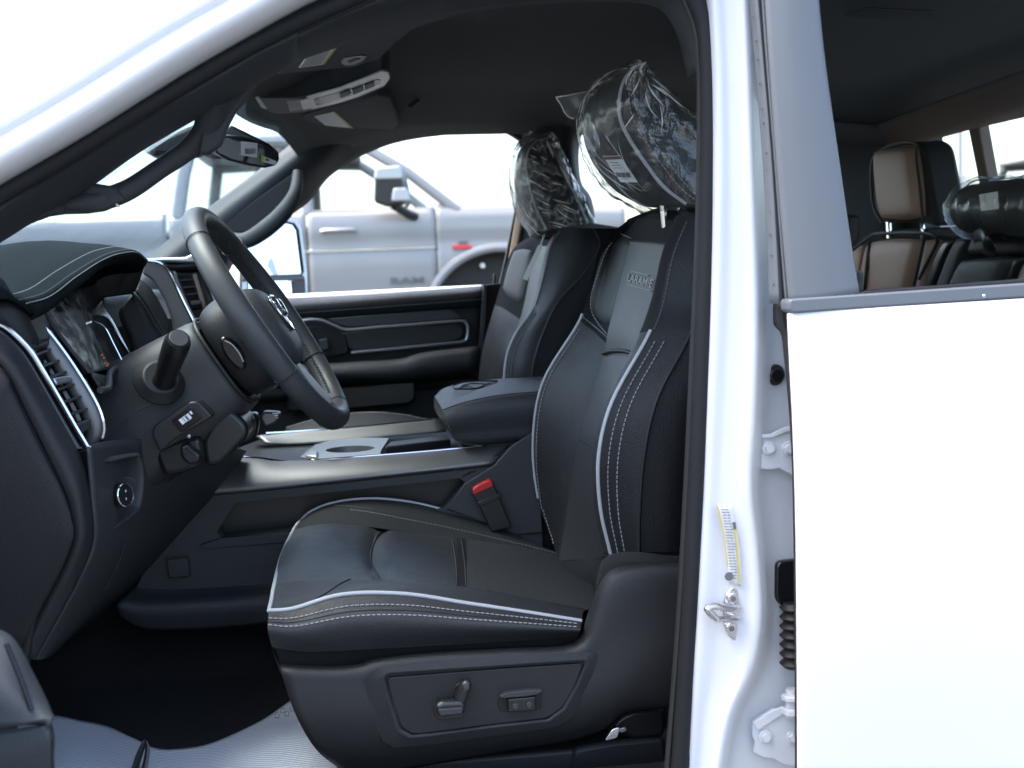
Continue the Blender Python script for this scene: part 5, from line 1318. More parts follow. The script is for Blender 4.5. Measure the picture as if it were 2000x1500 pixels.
def at_ang(loop, a):
    c2 = [math.atan2(v.y - cent.y, v.x - cent.x) for v in loop]
    xs_ = np.interp(a, c2, [v.x for v in loop], period=2 * math.pi); ys_ = np.interp(a, c2, [v.y for v in loop], period=2 * math.pi)
    return Vector((xs_, ys_, 1.258))
angs = np.linspace(-math.pi, math.pi, 48, endpoint=False)
O_ = [at_ang(oo2, a) for a in angs]; I_ = [at_ang(ii2, a) for a in angs]
n = 48; Vx = O_ + I_ + [v + Vector((0, 0, -.05)) for v in I_] + [v + Vector((0, 0, -.012)) for v in O_]; Fx = []
for i in range(n):
    j = (i + 1) % n
    Fx += [(i, j, n + j, n + i), (n + i, n + j, 2 * n + j, 2 * n + i), (3 * n + i, 3 * n + j, j, i)]
mesh('cup_holder', Vx, Fx, m_cupsilver, CO, sharp=40)
cyl('cup_well', cent + Vector((0, 0, -.04)), (0, 0, 1), .043, .05, m_seal_d, CO, bevel=0)
plate('cup_finger', [PZ(x, y, 1.265) for x, y in ((596, 888), (606, 879), (622, 880), (618, 890))], .014, m_trimpale, CO, bevel=.003, toward=Vector((0, 0, 3)))
plate('tray_divider', [PZ(x, y, 1.262) for x, y in ((762, 862), (800, 858), (872, 850), (880, 858), (752, 872))], .02, m_plastic, CO, bevel=.003, toward=Vector((0, 0, 3)))
# armrest lid
ring = [pts([(852, 806), (885, 812), (955, 802), (1062, 790)], 2.38), pts([(848, 779), (872, 760), (945, 746), (1062, 738)], 2.36), pts([(850, 776), (878, 762), (950, 750), (1062, 743)], 2.22), pts([(862, 796), (900, 782), (968, 768), (1062, 760)], 2.05),
        pts([(868, 812), (906, 800), (975, 786), (1062, 778)], 2.0), pts([(884, 846), (916, 842), (978, 836), (1062, 830)], 2.005), pts([(896, 866), (928, 871), (980, 869), (1062, 862)], 2.03), pts([(896, 866), (928, 868), (980, 866), (1062, 860)], 2.2)]
Ga = loft(ring, 6, 5, closed=True)
lid = sheet('armrest_lid', Ga, m_armrest, CO, closed=True, cap=True)
na = 5
sline = np.array([Ga[3 * na + 2, j] for j in range(Ga.shape[1])]) + np.array([0, -.0012, .0012])
tube('seam', sline, .0011, m_seal_d, CO, raw=True, n=6)
stitches('stitching', sline + np.array([0, -.003, -.004]), CO, m_thread_d, ln=.004, gap=.002)
# pressed emblem on the lid: shield outline with inner strokes
def LidP(x, y): return P(x, y, np.interp(y, [746, 768], [2.27, 2.10])) + Vector((0, 0, .004))
sh = [(884, 757), (888, 764), (920, 764), (948, 760), (968, 752), (972, 748), (935, 748), (905, 750), (884, 757)]
tube('emblem', np.array([list(LidP(x, y)) for x, y in sh]), .0016, m_leather2, CO, raw=True, n=6)
for s in ([(903, 757), (920, 753), (940, 753), (952, 755)], [(898, 761), (915, 758), (925, 762)], [(938, 760), (946, 756), (958, 752)]):
    tube('emblem', np.array([list(LidP(x, y)) for x, y in s]), .0013, m_leather2, CO, raw=True, n=6)
box('console_bin', (.33, 2.2, 1.12), (.3, .36, .34), m_plastic_d, CO, bevel=.02)

# ------------------------------------------------------------------ dashboard
DB = part_empty('dashboard', TRUCK)
prof_ = [(-.95, 1.50), (-.55, 1.565), (-.42, 1.555), (-.40, 1.50), (-.44, 1.36), (-.46, 1.2), (-.60, 1.06), (-.95, 1.0)]
q = [Vector((x, 1.47, z)) for x, z in prof_]; V, F = prism_data(q, [Vector((x, 2.98, z)) for x, z in prof_]); mesh('dash_body', V, F, m_plastic_d, DB, bevel=.02, seg=3)
Lp = [(66, 614, 1.49), (100, 596, 1.55), (150, 556, 1.63), (200, 516, 1.74), (237, 503, 1.82), (263, 503, 1.89), (281, 519, 1.945)]
L1_ = [(30, 588, 1.475), (82, 573, 1.54), (136, 536, 1.63), (192, 503, 1.74), (230, 491, 1.82), (258, 490, 1.89), (280, 507, 1.945)]
LL = [P(*v) for v in Lp]; L1v = [P(*v) for v in L1_]
U1 = [v + Vector((-.012, .004, -.008)) for v in LL]; U2 = [v + Vector((-.075, .004, -.02)) for v in LL]; U3 = [v + Vector((-.115, .004, -.10)) for v in LL]
L2v = [v + Vector((-.055, 0, .010)) for v in L1v]; L3v = [v + Vector((-.17, 0, .012)) for v in L1v]; L4v = [v + Vector((-.42, 0, -.05)) for v in L1v]
Ghd = loft([U3, U2, U1, LL, [(a + b) / 2 + Vector((.004, -.002, 0.001)) for a, b in zip(LL, L1v)], L1v, L2v, L3v, L4v], 6, 5); Nhd = normals(Ghd)
hood = sheet('instrument_hood', Ghd, m_dashpad, DB, solid=.004)
for row, m_ in ((22, m_thread), (27, m_thread)):
    stitches('stitching', Ghd[row] + Nhd[row] * .0018, DB, m_thread, ln=.0045, gap=.0025)
tube('seam', (Ghd[24] + Ghd[25]) / 2 + Nhd[25] * .0012, .0012, m_seal_d, DB, raw=True, n=6)
hz = [v + Vector((-.105, .003, -.014)) for v in LL]
plate('cluster_housing', hz + [Vector((hz[-1].x, hz[-1].y, 1.36)), Vector((hz[0].x, hz[0].y, 1.36))], .02, m_seal_d, DB, bevel=0)
# near end of the hood down to the vent trim
sheet('dash_pad', loft([[v + Vector((0, 0, 0)) for v in pts([(-160, 640), (-60, 600), (0, 584), (40, 594), (66, 614)], [1.45, 1.45, 1.455, 1.47, 1.49])],
     pts([(-160, 600), (-60, 575), (0, 566), (20, 576), (32, 590)], [1.455, 1.455, 1.46, 1.468, 1.476]), pts([(-200, 560), (-100, 545), (-30, 540), (0, 545), (10, 560)], [1.50, 1.50, 1.50, 1.50, 1.5])], 5, 4), m_dashpad, DB, solid=.004)
# instrument screen and its surround
m_screen = mat('screen_smudged', (.012, .012, .013), .12, rvar=.1, vscale=40, var=.8)
nt = m_screen.node_tree; b_ = nt.nodes['Principled BSDF']
tc_ = nt.nodes.new('ShaderNodeTexCoord'); mp_ = nt.nodes.new('ShaderNodeMapping'); mp_.inputs['Scale'].default_value = (1, 3.2, 1); nz = nt.nodes.new('ShaderNodeTexNoise'); nz.inputs['Scale'].default_value = 22; nz.inputs['Detail'].default_value = 8; nz.inputs['Distortion'].default_value = .7
nt.links.new(tc_.outputs['Object'], mp_.inputs[0]); nt.links.new(mp_.outputs[0], nz.inputs[0])
rp = nt.nodes.new('ShaderNodeValToRGB'); rp.color_ramp.elements[0].position = .5; rp.color_ramp.elements[0].color = (.008, .008, .009, 1); rp.color_ramp.elements[1].position = .72; rp.color_ramp.elements[1].color = (.05, .046, .042, 1)
nt.links.new(nz.outputs['Fac'], rp.inputs[0]); nt.links.new(rp.outputs[0], b_.inputs['Base Color'])
scq = [P(90, 613, 1.575), P(142, 568, 1.70), P(185, 556, 1.93), P(262, 706, 1.93), P(240, 716, 1.80), P(176, 728, 1.575)]
scr = plate('instrument_screen', scq, .006, m_screen, DB, bevel=0)
tube('screen_chrome', [P(184, 628, 1.70) , P(205, 640, 1.71), P(222, 672, 1.71), P(240, 708, 1.71)], .0012, m_chrome, scr, k=5, n=6)
for x, y in ((168, 630), (174, 628)): plate('indicator', [P(x, y, 1.60), P(x + 5, y - 1.5, 1.60), P(x + 5, y + 2, 1.60), P(x, y + 4, 1.60)], .001, m_paper, scr, bevel=0)
for x, y in ((197, 692), (201, 698), (204, 708), (207, 713), (209, 710)): plate('indicator', [P(x, y, 1.60), P(x + 3, y - 1, 1.60), P(x + 3.5, y + 2.5, 1.60), P(x, y + 3, 1.60)], .001, m_orange, scr, bevel=0)
tube('screen_edge', [P(88, 612, 1.568), P(110, 645, 1.568), P(140, 685, 1.568), P(176, 728, 1.568)], .0025, m_plastic_g, scr, k=5, n=6)
sheet('hood_wall', loft([pts([(282, 520), (268, 560), (258, 574)], 1.95), pts([(170, 515), (150, 550), (140, 590)], 1.957)], 4, 3), m_plastic_d, DB, solid=.003)
sheet('cluster_wall', loft([pts([(258, 574), (282, 600), (305, 640), (323, 664)], 1.95), pts([(262, 575), (232, 610), (250, 660), (262, 706)], [1.955, 1.945, 1.94, 1.935])][::-1], 5, 4), m_plastic, DB, solid=.003)
sheet('cluster_wall', loft([pts([(262, 706), (245, 722), (215, 735), (176, 728)], [1.93, 1.84, 1.72, 1.57]), pts([(300, 690), (262, 722), (232, 745), (196, 760)], [1.93, 1.82, 1.70, 1.56])], 5, 3), m_plastic_d, DB, solid=.003)
tube('cluster_lip', [P(196, 762, 1.56), P(212, 758, 1.60), P(216, 728, 1.66), P(236, 718, 1.72), P(262, 712, 1.80)], .0045, m_plastic_g, DB, k=6, n=8)
tube('cluster_lip', [P(258, 572, 1.952), P(284, 600, 1.952), P(306, 638, 1.952), P(324, 664, 1.952)], .0025, m_plastic_g, DB, k=5, n=6)
sheet('leather_wrap', loft([pts([(270, 545), (292, 562), (315, 600), (330, 634), (326, 650)], 1.985), pts([(262, 566), (288, 598), (308, 634), (322, 656), (324, 660)], 1.96)], 4, 3), m_leather, DB, solid=.004)
# pewter trim and chrome line beside the cluster
ct = plate('dash_trim', round_poly(pts([(279, 507), (312, 512), (334, 536), (378, 626), (372, 650), (338, 652), (336, 628), (320, 584), (296, 546), (276, 534)], 2.02), .006), .03, m_trimsilver, DB, bevel=.004)
tube('chrome_edge', [P(284, 509, 2.012), P(312, 514, 2.012), P(332, 534, 2.012), P(356, 584, 2.012), P(378, 628, 2.012)], .0032, m_chrome, DB, k=5, n=8)
plate('dash_top_trim', pts([(282, 505), (362, 502), (378, 494), (384, 514), (312, 512)], 2.10), .2, m_trimpale, DB, bevel=.004)
plate('center_stack', pts([(312, 514), (384, 506), (390, 526), (334, 530)], 2.12), .3, m_satin, DB, bevel=.006)
plate('center_stack', pts([(336, 528), (392, 524), (430, 620), (420, 700), (380, 640)], 2.14), .3, m_satin, DB, bevel=.006)
cv = plate('air_vent', pts([(342, 536), (386, 530), (404, 600), (376, 606)], 2.13), .01, m_pblack, DB, bevel=.002)
for i in range(4):
    y = 546 + i * 14
    plate('slat', pts([(350 + i * 7, y), (382 + i * 4, y - 3), (383 + i * 4, y + 2), (352 + i * 7, y + 4)], 2.118), .012, m_plastic, cv, bevel=.001)
plate('vent_trim', pts([(376, 536), (383, 534), (402, 598), (396, 604)], 2.115), .01, m_brown, cv, bevel=.001)
plate('vent_knob', pts([(372, 590), (392, 587), (394, 594), (374, 597)], 2.11), .01, m_plastic_g, cv, bevel=.001)

# near air vent with chrome surround
ov = [(-120, 575), (-40, 574), (0, 586), (37, 600), (75, 630), (100, 656), (137, 706), (175, 766), (195, 806), (201, 840), (190, 868), (176, 876)]
iv = [(-120, 640), (-40, 622), (0, 634), (20, 646), (44, 668), (64, 692), (92, 738), (122, 790), (146, 832), (164, 862), (170, 872), (176, 876)]
tube('chrome_ring', ov, .0042, m_chrome, DB, D=1.545, k=6, n=10)
tube('chrome_ring', iv, .0038, m_chrome, DB, D=1.455, k=6, n=10)
oz = pts(ov, 1.545); iz = pts(iv, 1.455)
inn_o = pts([(x - 15, y + 8) for x, y in ov], 1.535); 
sheet('vent_bezel', loft([oz, [(a + b) / 2 + Vector((.003, 0, .002)) for a, b in zip(oz, inn_o)], inn_o, [v + Vector((-.012, 0, -.002)) for v in inn_o]], 5, 3), m_trimsilver, DB, solid=.002)
sheet('vent_well', loft([[v + Vector((-.012, .002, -.002)) for v in inn_o], [v + Vector((-.05, 0, -.004)) for v in inn_o], [v + Vector((-.055, .01, -.002)) for v in iz], [v + Vector((-.004, .003, 0)) for v in iz]], 4, 3), m_pblack, DB, solid=.003)
vent_l = cr_arr(iv, 8); 
for i, y in enumerate((700, 722, 744, 768, 792, 816, 838)):
    xl = float(np.interp(y, [p[1] for p in iv[2:]], [p[0] for p in iv[2:]])); xr = float(np.interp(y - 14, [p[1] for p in ov[2:10]], [p[0] for p in ov[2:10]])) - 14
    a, b = P(xl + 5, y, 1.465), P(xr, y - 14, 1.53)
    d = (b - a); V, F = box_data((a + b) / 2 + Vector((-.016, 0, 0)), d.normalized(), Vector((1, 0, .25)).normalized(), Vector((-.25, 0, 1)).normalized(), d.length / 2, .012, .0016)
    mesh('slat', V, F, m_plastic_g, DB, bevel=.0008)
plate('vent_block', [P(30, 655, 1.462), P(40, 648, 1.47), P(88, 642, 1.532), P(100, 664, 1.532), P(98, 674, 1.53), P(60, 682, 1.462)], .02, m_plastic_g, DB, bevel=.004)
plate('vent_knob', [P(106, 738, 1.475), P(140, 732, 1.515), P(143, 744, 1.515), P(112, 752, 1.475)], .012, m_trimpale, DB, bevel=.002)
plate('vent_knob', [P(148, 828, 1.475), P(176, 818, 1.51), P(180, 836, 1.51), P(158, 848, 1.475)], .012, m_plastic_g, DB, bevel=.002)

# end cap of the dash facing the open door
G = loft([pts([(-200, 660), (-60, 640), (0, 652), (40, 690), (80, 755), (125, 835), (152, 885), (166, 930), (176, 985), (180, 1055), (152, 1130), (112, 1205), (66, 1288)], 1.445),
          pts([(-200, 690), (-60, 672), (0, 690), (30, 722), (62, 780), (104, 860), (132, 915), (150, 960), (158, 1000), (160, 1052), (134, 1120), (94, 1195), (50, 1282)], 1.425),
          pts([(-200, 712), (-60, 695), (0, 712), (20, 742), (46, 795), (84, 872), (112, 930), (132, 975), (140, 1010), (144, 1050), (122, 1112), (82, 1188), (40, 1275)], 1.425)], 4, 4)
sheet('dash_end_trim', G, m_plastic, DB, solid=.004)
G = loft([pts([(-200, 716), (-60, 700), (0, 717), (18, 745), (44, 798), (82, 875), (110, 933), (129, 977), (137, 1011), (141, 1050), (119, 1111), (80, 1186), (38, 1274)], 1.421),
          pts([(-200, 760), (-60, 745), (0, 760), (10, 785), (30, 830), (62, 895), (90, 945), (108, 985), (116, 1015), (120, 1045), (102, 1100), (66, 1170), (28, 1262)], 1.412),
          pts([(-200, 900), (-150, 900), (-120, 900), (-110, 905), (-100, 910), (-90, 930), (-80, 960), (-75, 990), (-70, 1010), (-70, 1040), (-75, 1090), (-80, 1160), (-90, 1260)], 1.408)], 4, 5)
sheet('end_cover', G, m_plastic_d, DB, solid=.004)

# knee panel
G = loft([pts([(172, 872), (178, 960), (182, 1055), (154, 1128), (114, 1203), (68, 1287)], 1.45), pts([(205, 862), (220, 960), (215, 1058), (182, 1128), (135, 1206), (75, 1287)], 1.54),
          pts([(255, 858), (262, 960), (245, 1060), (205, 1130), (152, 1210), (82, 1286)], 1.64), pts([(335, 862), (330, 960), (290, 1052), (242, 1122), (182, 1192), (100, 1278)], 1.78), pts([(450, 872), (410, 950), (350, 1022), (285, 1100), (214, 1174), (124, 1254)], 1.94), pts([(480, 880), (430, 960), (360, 1040), (290, 1115), (220, 1185), (130, 1262)], 2.02)], 6, 5)
kp = sheet('knee_panel', G, m_plastic_c, DB, solid=.004)
# scuffed seam lines
tube('panel_gap', [P(244, 1062, 1.622), P(232, 1100, 1.615), P(205, 1150, 1.61)], .0012, m_seal_d, DB, k=4, n=6)
tube('panel_gap', [P(300, 968, 1.73), P(330, 940, 1.77), P(356, 925, 1.79)], .003, m_plastic_g, DB, k=4, n=6)
# headlight switch
def KQ(x, y): return P(x, y, np.interp(x, [165, 275], [1.475, 1.625]))
bz = [(168, 905), (200, 895), (262, 884), (274, 892), (280, 930), (276, 985), (262, 1008), (205, 1042), (186, 1040), (172, 1000)]
bi = [(201, 912), (215, 908), (252, 898), (260, 904), (264, 935), (260, 975), (250, 992), (212, 1026), (206, 1022), (203, 985)]
ob = [KQ(x, y) for x, y in bz]; ib = [KQ(x, y) + Vector((-.014, 0.004, 0)) for x, y in bi]
dm_ = [KQ(x * .5 + u * .5, y * .5 + v * .5) + Vector((.006, -.006, 0)) for (x, y), (u, v) in zip(bz, bi)]
Gz = np.transpose(cr_arr(np.transpose(np.array([[list(v) for v in r] for r in (ob, dm_, ib)]), (1, 0, 2)), 4, True), (1, 0, 2)); Gz = cr_arr(Gz, 5)
Gz = np.concatenate([Gz, Gz[:, :1]], 1)
hs = sheet('switch_bezel', Gz, m_plastic_c, DB)
plate('switch_plate', ib, .004, m_satin, DB, bevel=0)
kc = KQ(222, 968) + Vector((.004, 0, 0)); kax = Vector((.85, -.5, .1)).normalized()
cyl('light_knob', kc, kax, .0155, .03, m_satin, DB, n=32, bevel=.002)
A = [kc + kax * .0152 + (kax.orthogonal().normalized() * math.cos(t) + kax.cross(kax.orthogonal().normalized()) * math.sin(t)) * .0145 for t in np.linspace(0, 2 * math.pi, 33)]
tube('knob_ring', np.array([list(v) for v in A]), .0011, m_chrome, DB, raw=True, n=6)
for dz in (.005, -.005): plate('knob_mark', [kc + kax * .0158 + Vector((0, dy, dz + d2)) for dy, d2 in ((-.002, -.0015), (.002, -.0015), (.002, .0015), (-.002, .0015))], .0006, m_paper, DB, bevel=0)
cyl('dimmer_wheel', KQ(248, 948), Vector((0, 1, .2)), .013, .006, m_plastic_g, DB, n=28)
for a in ((206, 938), (212, 935), (236, 935), (240, 940)): plate('switch_mark', [KQ(a[0], a[1]) + Vector((-.006, 0, 0)), KQ(a[0] + 4, a[1] - 1) + Vector((-.006, 0, 0)), KQ(a[0] + 4, a[1] + 2) + Vector((-.006, 0, 0)), KQ(a[0], a[1] + 3) + Vector((-.006, 0, 0))], .001, m_paper, DB, bevel=0)

# pedal switch box and brake release handle under the column
pb = plate('switch_box', round_poly(pts([(296, 848), (300, 832), (370, 785), (388, 784), (416, 814), (340, 858), (312, 884)], 1.642), .005), .09, m_satin, DB, bevel=.006, seg=3)
pl_ = pts([(334, 822), (372, 794), (396, 814), (354, 846)], 1.639)
plate('pedal_switch', round_poly(pl_, .003), .004, m_pblack, DB, bevel=.001)
c0 = P(361, 819, 1.6365)
for dx, dz in ((-.004, -.002), (.0015, .001), (.006, .003)): 
    V, F = box_data(c0 + Vector((dx * .8, 0, dz)), Vector((.8, 0, .6)).normalized(), Vector((0, 1, 0)), Vector((-.6, 0, .8)).normalized(), .0032, .0006, .0042); mesh('switch_icon', V, F, m_paper, DB, smooth=False)
plate('switch_mark', pts([(369, 805), (373, 802), (377, 808), (374, 810)], 1.6365), .0006, m_paper, DB, bevel=0)
cyl('screw', P(369, 852, 1.645), (0, 1, 0), .003, .004, m_chrome, DB, n=10)
plate('column_cover', round_poly(pts([(298, 880), (340, 858), (392, 850), (400, 905), (360, 925), (318, 930)], 1.675), .01), .08, m_satin, DB, bevel=.008)
plate('release_handle', round_poly(pts([(350, 872), (366, 866), (392, 890), (388, 904), (368, 908), (354, 896)], 1.655), .004), .03, m_satin, DB, bevel=.005, seg=3)
plate('release_handle_rib', pts([(362, 874), (368, 872), (384, 888), (380, 892)], 1.652), .01, m_plastic_g, DB, bevel=.002)

# ------------------------------------------------------------------ steering wheel and column
SW = part_empty('steering_wheel', TRUCK)
C = Vector((-.147, 1.75, 1.508)); e2 = Vector((.075, .995, 0)).normalized(); e1 = Vector((-.53, 0, .848)); e1 = (e1 - e2 * e1.dot(e2)).normalized(); nw = e1.cross(e2); nw = nw if nw.x > 0 else -nw
RW, rw_ = .1755, .0148
def WP(a, b, c=0): return C + e1 * a + e2 * b + nw * c
V, F = [], []; NT, NS = 96, 18
for i in range(NT):
    t = 2 * math.pi * i / NT; d = e1 * math.cos(t) + e2 * math.sin(t)
    rr_ = rw_ * (1 + .10 * math.cos(2 * t) ** 2)
    for j in range(NS):
        s = 2 * math.pi * j / NS
        V.append(C + d * (RW + rr_ * math.cos(s) * .95) + nw * (rr_ * math.sin(s) * 1.12))
for i in range(NT):
    for j in range(NS): F.append((i * NS + j, ((i + 1) % NT) * NS + j, ((i + 1) % NT) * NS + (j + 1) % NS, i * NS + (j + 1) % NS))
m_rim = mat('rim_leather', (.036, .038, .041), .48, bump=('voronoi', 700, .08, .0008), rvar=.05, vscale=15)
mesh('rim', V, F, m_rim, SW, sharp=None)
for deg in (-42, -118, 42, 118, 180 - 22, 180 + 22):
    t = R(deg); d = e1 * math.cos(t) + e2 * math.sin(t)
    A = np.array([list(C + d * (RW + (rw_ + .0004) * 1.02 * math.cos(s)) + nw * ((rw_ + .0006) * 1.12 * math.sin(s))) for s in np.linspace(0, 2 * math.pi, 24)])
    tube('rim_seam', A, .0008, m_seal_d, SW, raw=True, n=5)
A = []
for i in range(260):
    t = R(-150 + 300 * i / 259); d = e1 * math.cos(t) + e2 * math.sin(t); off = .0022 * (1 if i % 2 else -1)
    A.append(list(C + d * (RW - rw_ * .98) + nw * off))
tube('rim_stitch', np.array(A), .0007, m_seal_d, SW, raw=True, n=5)
# hub cover (airbag)
V, F = [], []; NR, NA = 14, 40
def sup(t, a, b, p=3.2): return (a * abs(math.cos(t)) ** (2 / p) * (1 if math.cos(t) > 0 else -1), b * abs(math.sin(t)) ** (2 / p) * (1 if math.sin(t) > 0 else -1))
for i in range(NR + 1):
    k = i / NR; sc_ = math.cos(k * math.pi / 2) ** .55 if k < 1 else 0.0; h = .012 + .030 * math.sin(k * math.pi / 2)
    for j in range(NA):
        u, w = sup(2 * math.pi * j / NA, .068, .078); V.append(WP(u * sc_ - .012, w * sc_, h - .023))
for i in range(NR):
    for j in range(NA): F.append((i * NA + j, i * NA + (j + 1) % NA, (i + 1) * NA + (j + 1) % NA, (i + 1) * NA + j))
m_hub = mat('hub_leather', (.04, .042, .046), .5, bump=('voronoi', 500, .25, .001))
mesh('hub_cover', V, F, m_hub, SW, sharp=None)
# back housing of the hub
rings = []
for h, s in ((-.012, .98), (-.03, 1.12), (-.055, 1.14), (-.075, 1.0), (-.08, .6), (-.081, .02)):
    rings.append([list(WP(sup(2 * math.pi * j / NA, .066 * s, .078 * s)[0] - .012, sup(2 * math.pi * j / NA, .066 * s, .078 * s)[1], h)) for j in range(NA + 1)])
sheet('hub_back', loft(np.array(rings), 1, 4), m_plastic, SW)
for (a0, b0), (a1, b1), w0, w1 in (((0, -.06), (.005, -.165), .030, .020), ((0, .06), (.005, .165), .030, .020), ((-.06, -.035), (-.162, -.05), .018, .012), ((-.06, .035), (-.162, .05), .018, .012)):
    A = [WP(a0 + (a1 - a0) * t, b0 + (b1 - b0) * t, -.022 + .018 * t) for t in np.linspace(0, 1, 8)]
    V, F = tube_data(np.array([list(v) for v in A]), list(np.linspace(w0, w1, 8)), 14, (1, .42), True, up=tuple((A[-1] - A[0]).cross(nw).normalized()))
    mesh('spoke', V, F, m_plastic, SW)
A = [WP(-.09 - .06 * t, b, .0) for t, b in ((0, -.03), (.3, 0), (0, .03))]
plate('spoke_trim', [WP(-.072, -.02, -.002), WP(-.072, .02, -.002), WP(-.15, .045, .004), WP(-.155, 0, .004), WP(-.15, -.045, .004)], .008, m_trimsilver, SW, bevel=.003, toward=C + nw)
# emblem: chrome shield with horned head
def EP(u, v, h=.0): return WP(u - .004, v, .0195 + h)
sh = [(.026, -.024), (.030, 0), (.026, .024), (.0, .022), (-.022, .008), (-.028, 0), (-.022, -.008), (.0, -.022)]
plate('emblem_base', [EP(u, v) for u, v in sh], .006, m_pblack, SW, bevel=.001, toward=C + nw)
tube('emblem_rim', np.array([list(EP(u, v, .002)) for u, v in cr_arr(sh, 3, True)] + [list(EP(*sh[0], .002))]), .0022, m_chrome, SW, raw=True, n=8)
plate('emblem_head', [EP(u, v, .004) for u, v in ((.012, -.006), (.014, 0), (.012, .006), (-.008, .005), (-.02, .0025), (-.02, -.0025), (-.008, -.005))], .006, m_chrome, SW, bevel=.0015, toward=C + nw)
for s in (-1, 1):
    tube('emblem_horn', [EP(.010, .005 * s, .005), EP(.019, .010 * s, .005), EP(.014, .018 * s, .005), EP(.0, .015 * s, .005), EP(-.006, .009 * s, .005)], [.003, .0042, .0042, .003, .0015], m_chrome, SW, k=5, n=8)
plate('hub_mark', [EP(-.040, v, -.003 + .0) for v in (-.004, .004)] + [EP(-.043, v, -.0035) for v in (.004, -.004)], .001, m_ink, SW, bevel=0, toward=C + nw)
# button on the back of the near spoke
bc_ = P(455, 690, 1.615)
def BP(u, v, h=0): return bc_ + (e1 * .93 + Vector((.0, -.05, 0))).normalized() * u + Vector((.62, .0, .5)).normalized() * v + Vector((0, -h, 0))
plate('paddle_button', [BP(.026 * math.cos(t), .0115 * math.sin(t)) for t in np.linspace(0, 2 * math.pi, 20, endpoint=False)], .02, m_pblack, SW, bevel=.004)
tube('paddle_line', [BP(.020, .001, .002), BP(.010, .006, .002), BP(-.006, .0072, .002), BP(-.018, .005, .002)], .0009, m_trimpale, SW, k=5, n=6)

# column shroud
SC_ = part_empty('steering_column', TRUCK)
rings = []
for h, a, b in ((-.083, .060, .068), (-.09, .074, .078), (-.13, .080, .082), (-.18, .086, .088), (-.25, .092, .092), (-.32, .094, .094)):
    rings.append([list(WP(sup(2 * math.pi * j / NA, a, b, 3.6)[0] - .018, sup(2 * math.pi * j / NA, a, b, 3.6)[1], h)) for j in range(NA + 1)])
sheet('shroud', loft(np.array(rings), 1, 4), m_plastic_c, SC_)
A = np.array([list(WP(sup(2 * math.pi * j / NA, .0705, .0755, 3.4)[0] - .015, sup(2 * math.pi * j / NA, .0705, .0755, 3.4)[1], -.082)) for j in range(NA + 1)])
tube('shroud_gap', A, .003, m_seal_d, SC_, raw=True, n=6)
tube('shroud_seam', np.array([list(P(x, y, d)) for x, y, d in ((232, 830, 1.652), (270, 800, 1.652), (310, 782, 1.655), (345, 768, 1.66))]), .0009, m_seal_d, SC_, raw=True, n=5)
cyl('stalk_base', P(313, 741, 1.652), P(350, 655, 1.56) - P(313, 741, 1.652), .036, .016, m_plastic, SC_, n=40, r2=.024, bevel=.002)
s0, s1 = P(318, 748, 1.65), P(349, 662, 1.575)
A = np.array([list(s0 + (s1 - s0) * t) for t in (0, .08, .2, .5, .52, .8, .93, 1)])
tube('stalk', A, [.0165, .0165, .0148, .0162, .0162, .0175, .0172, .0152], m_satin, SC_, raw=True, n=28)
ax_ = (s1 - s0).normalized()
cyl('stalk_cap', s1 + ax_ * .001, ax_, .0128, .003, m_plastic_g, SC_, n=28)
# black lower shroud, ignition and shift hardware
plate('column_cover', round_poly(pts([(392, 862), (420, 808), (452, 798), (482, 826), (486, 852), (432, 908), (400, 912)], 1.69), .01), .12, m_satin, SC_, bevel=.008, seg=3)
tube('shift_bracket', [P(462, 858, 1.80), P(482, 850, 1.795), P(492, 836, 1.79), P(490, 820, 1.79), P(478, 812, 1.79)], .006, m_trimsilver, SC_, k=5, n=8)
tube('shift_bracket', [P(470, 846, 1.79), P(480, 838, 1.785), P(480, 822, 1.785)], .004, m_chrome, SC_, k=4, n=8)
plate('shift_plate', round_poly(pts([(466, 812), (500, 806), (506, 820), (502, 850), (486, 866), (470, 868)], 1.83), .006), .03, m_satin, SC_, bevel=.004)
plate('shift_knob', round_poly(pts([(508, 816), (514, 804), (545, 806), (548, 812), (538, 826), (518, 834)], 1.80), .004), .03, m_trimsilver, SC_, bevel=.004)
for i in range(4): plate('knob_rib', pts([(532 + i * 3, 807 + i * 4), (545 - i * 1, 807 + i * 4), (544 - i, 809 + i * 4), (531 + i * 3, 809 + i * 4)], 1.797), .006, m_chrome, SC_, bevel=.0005)

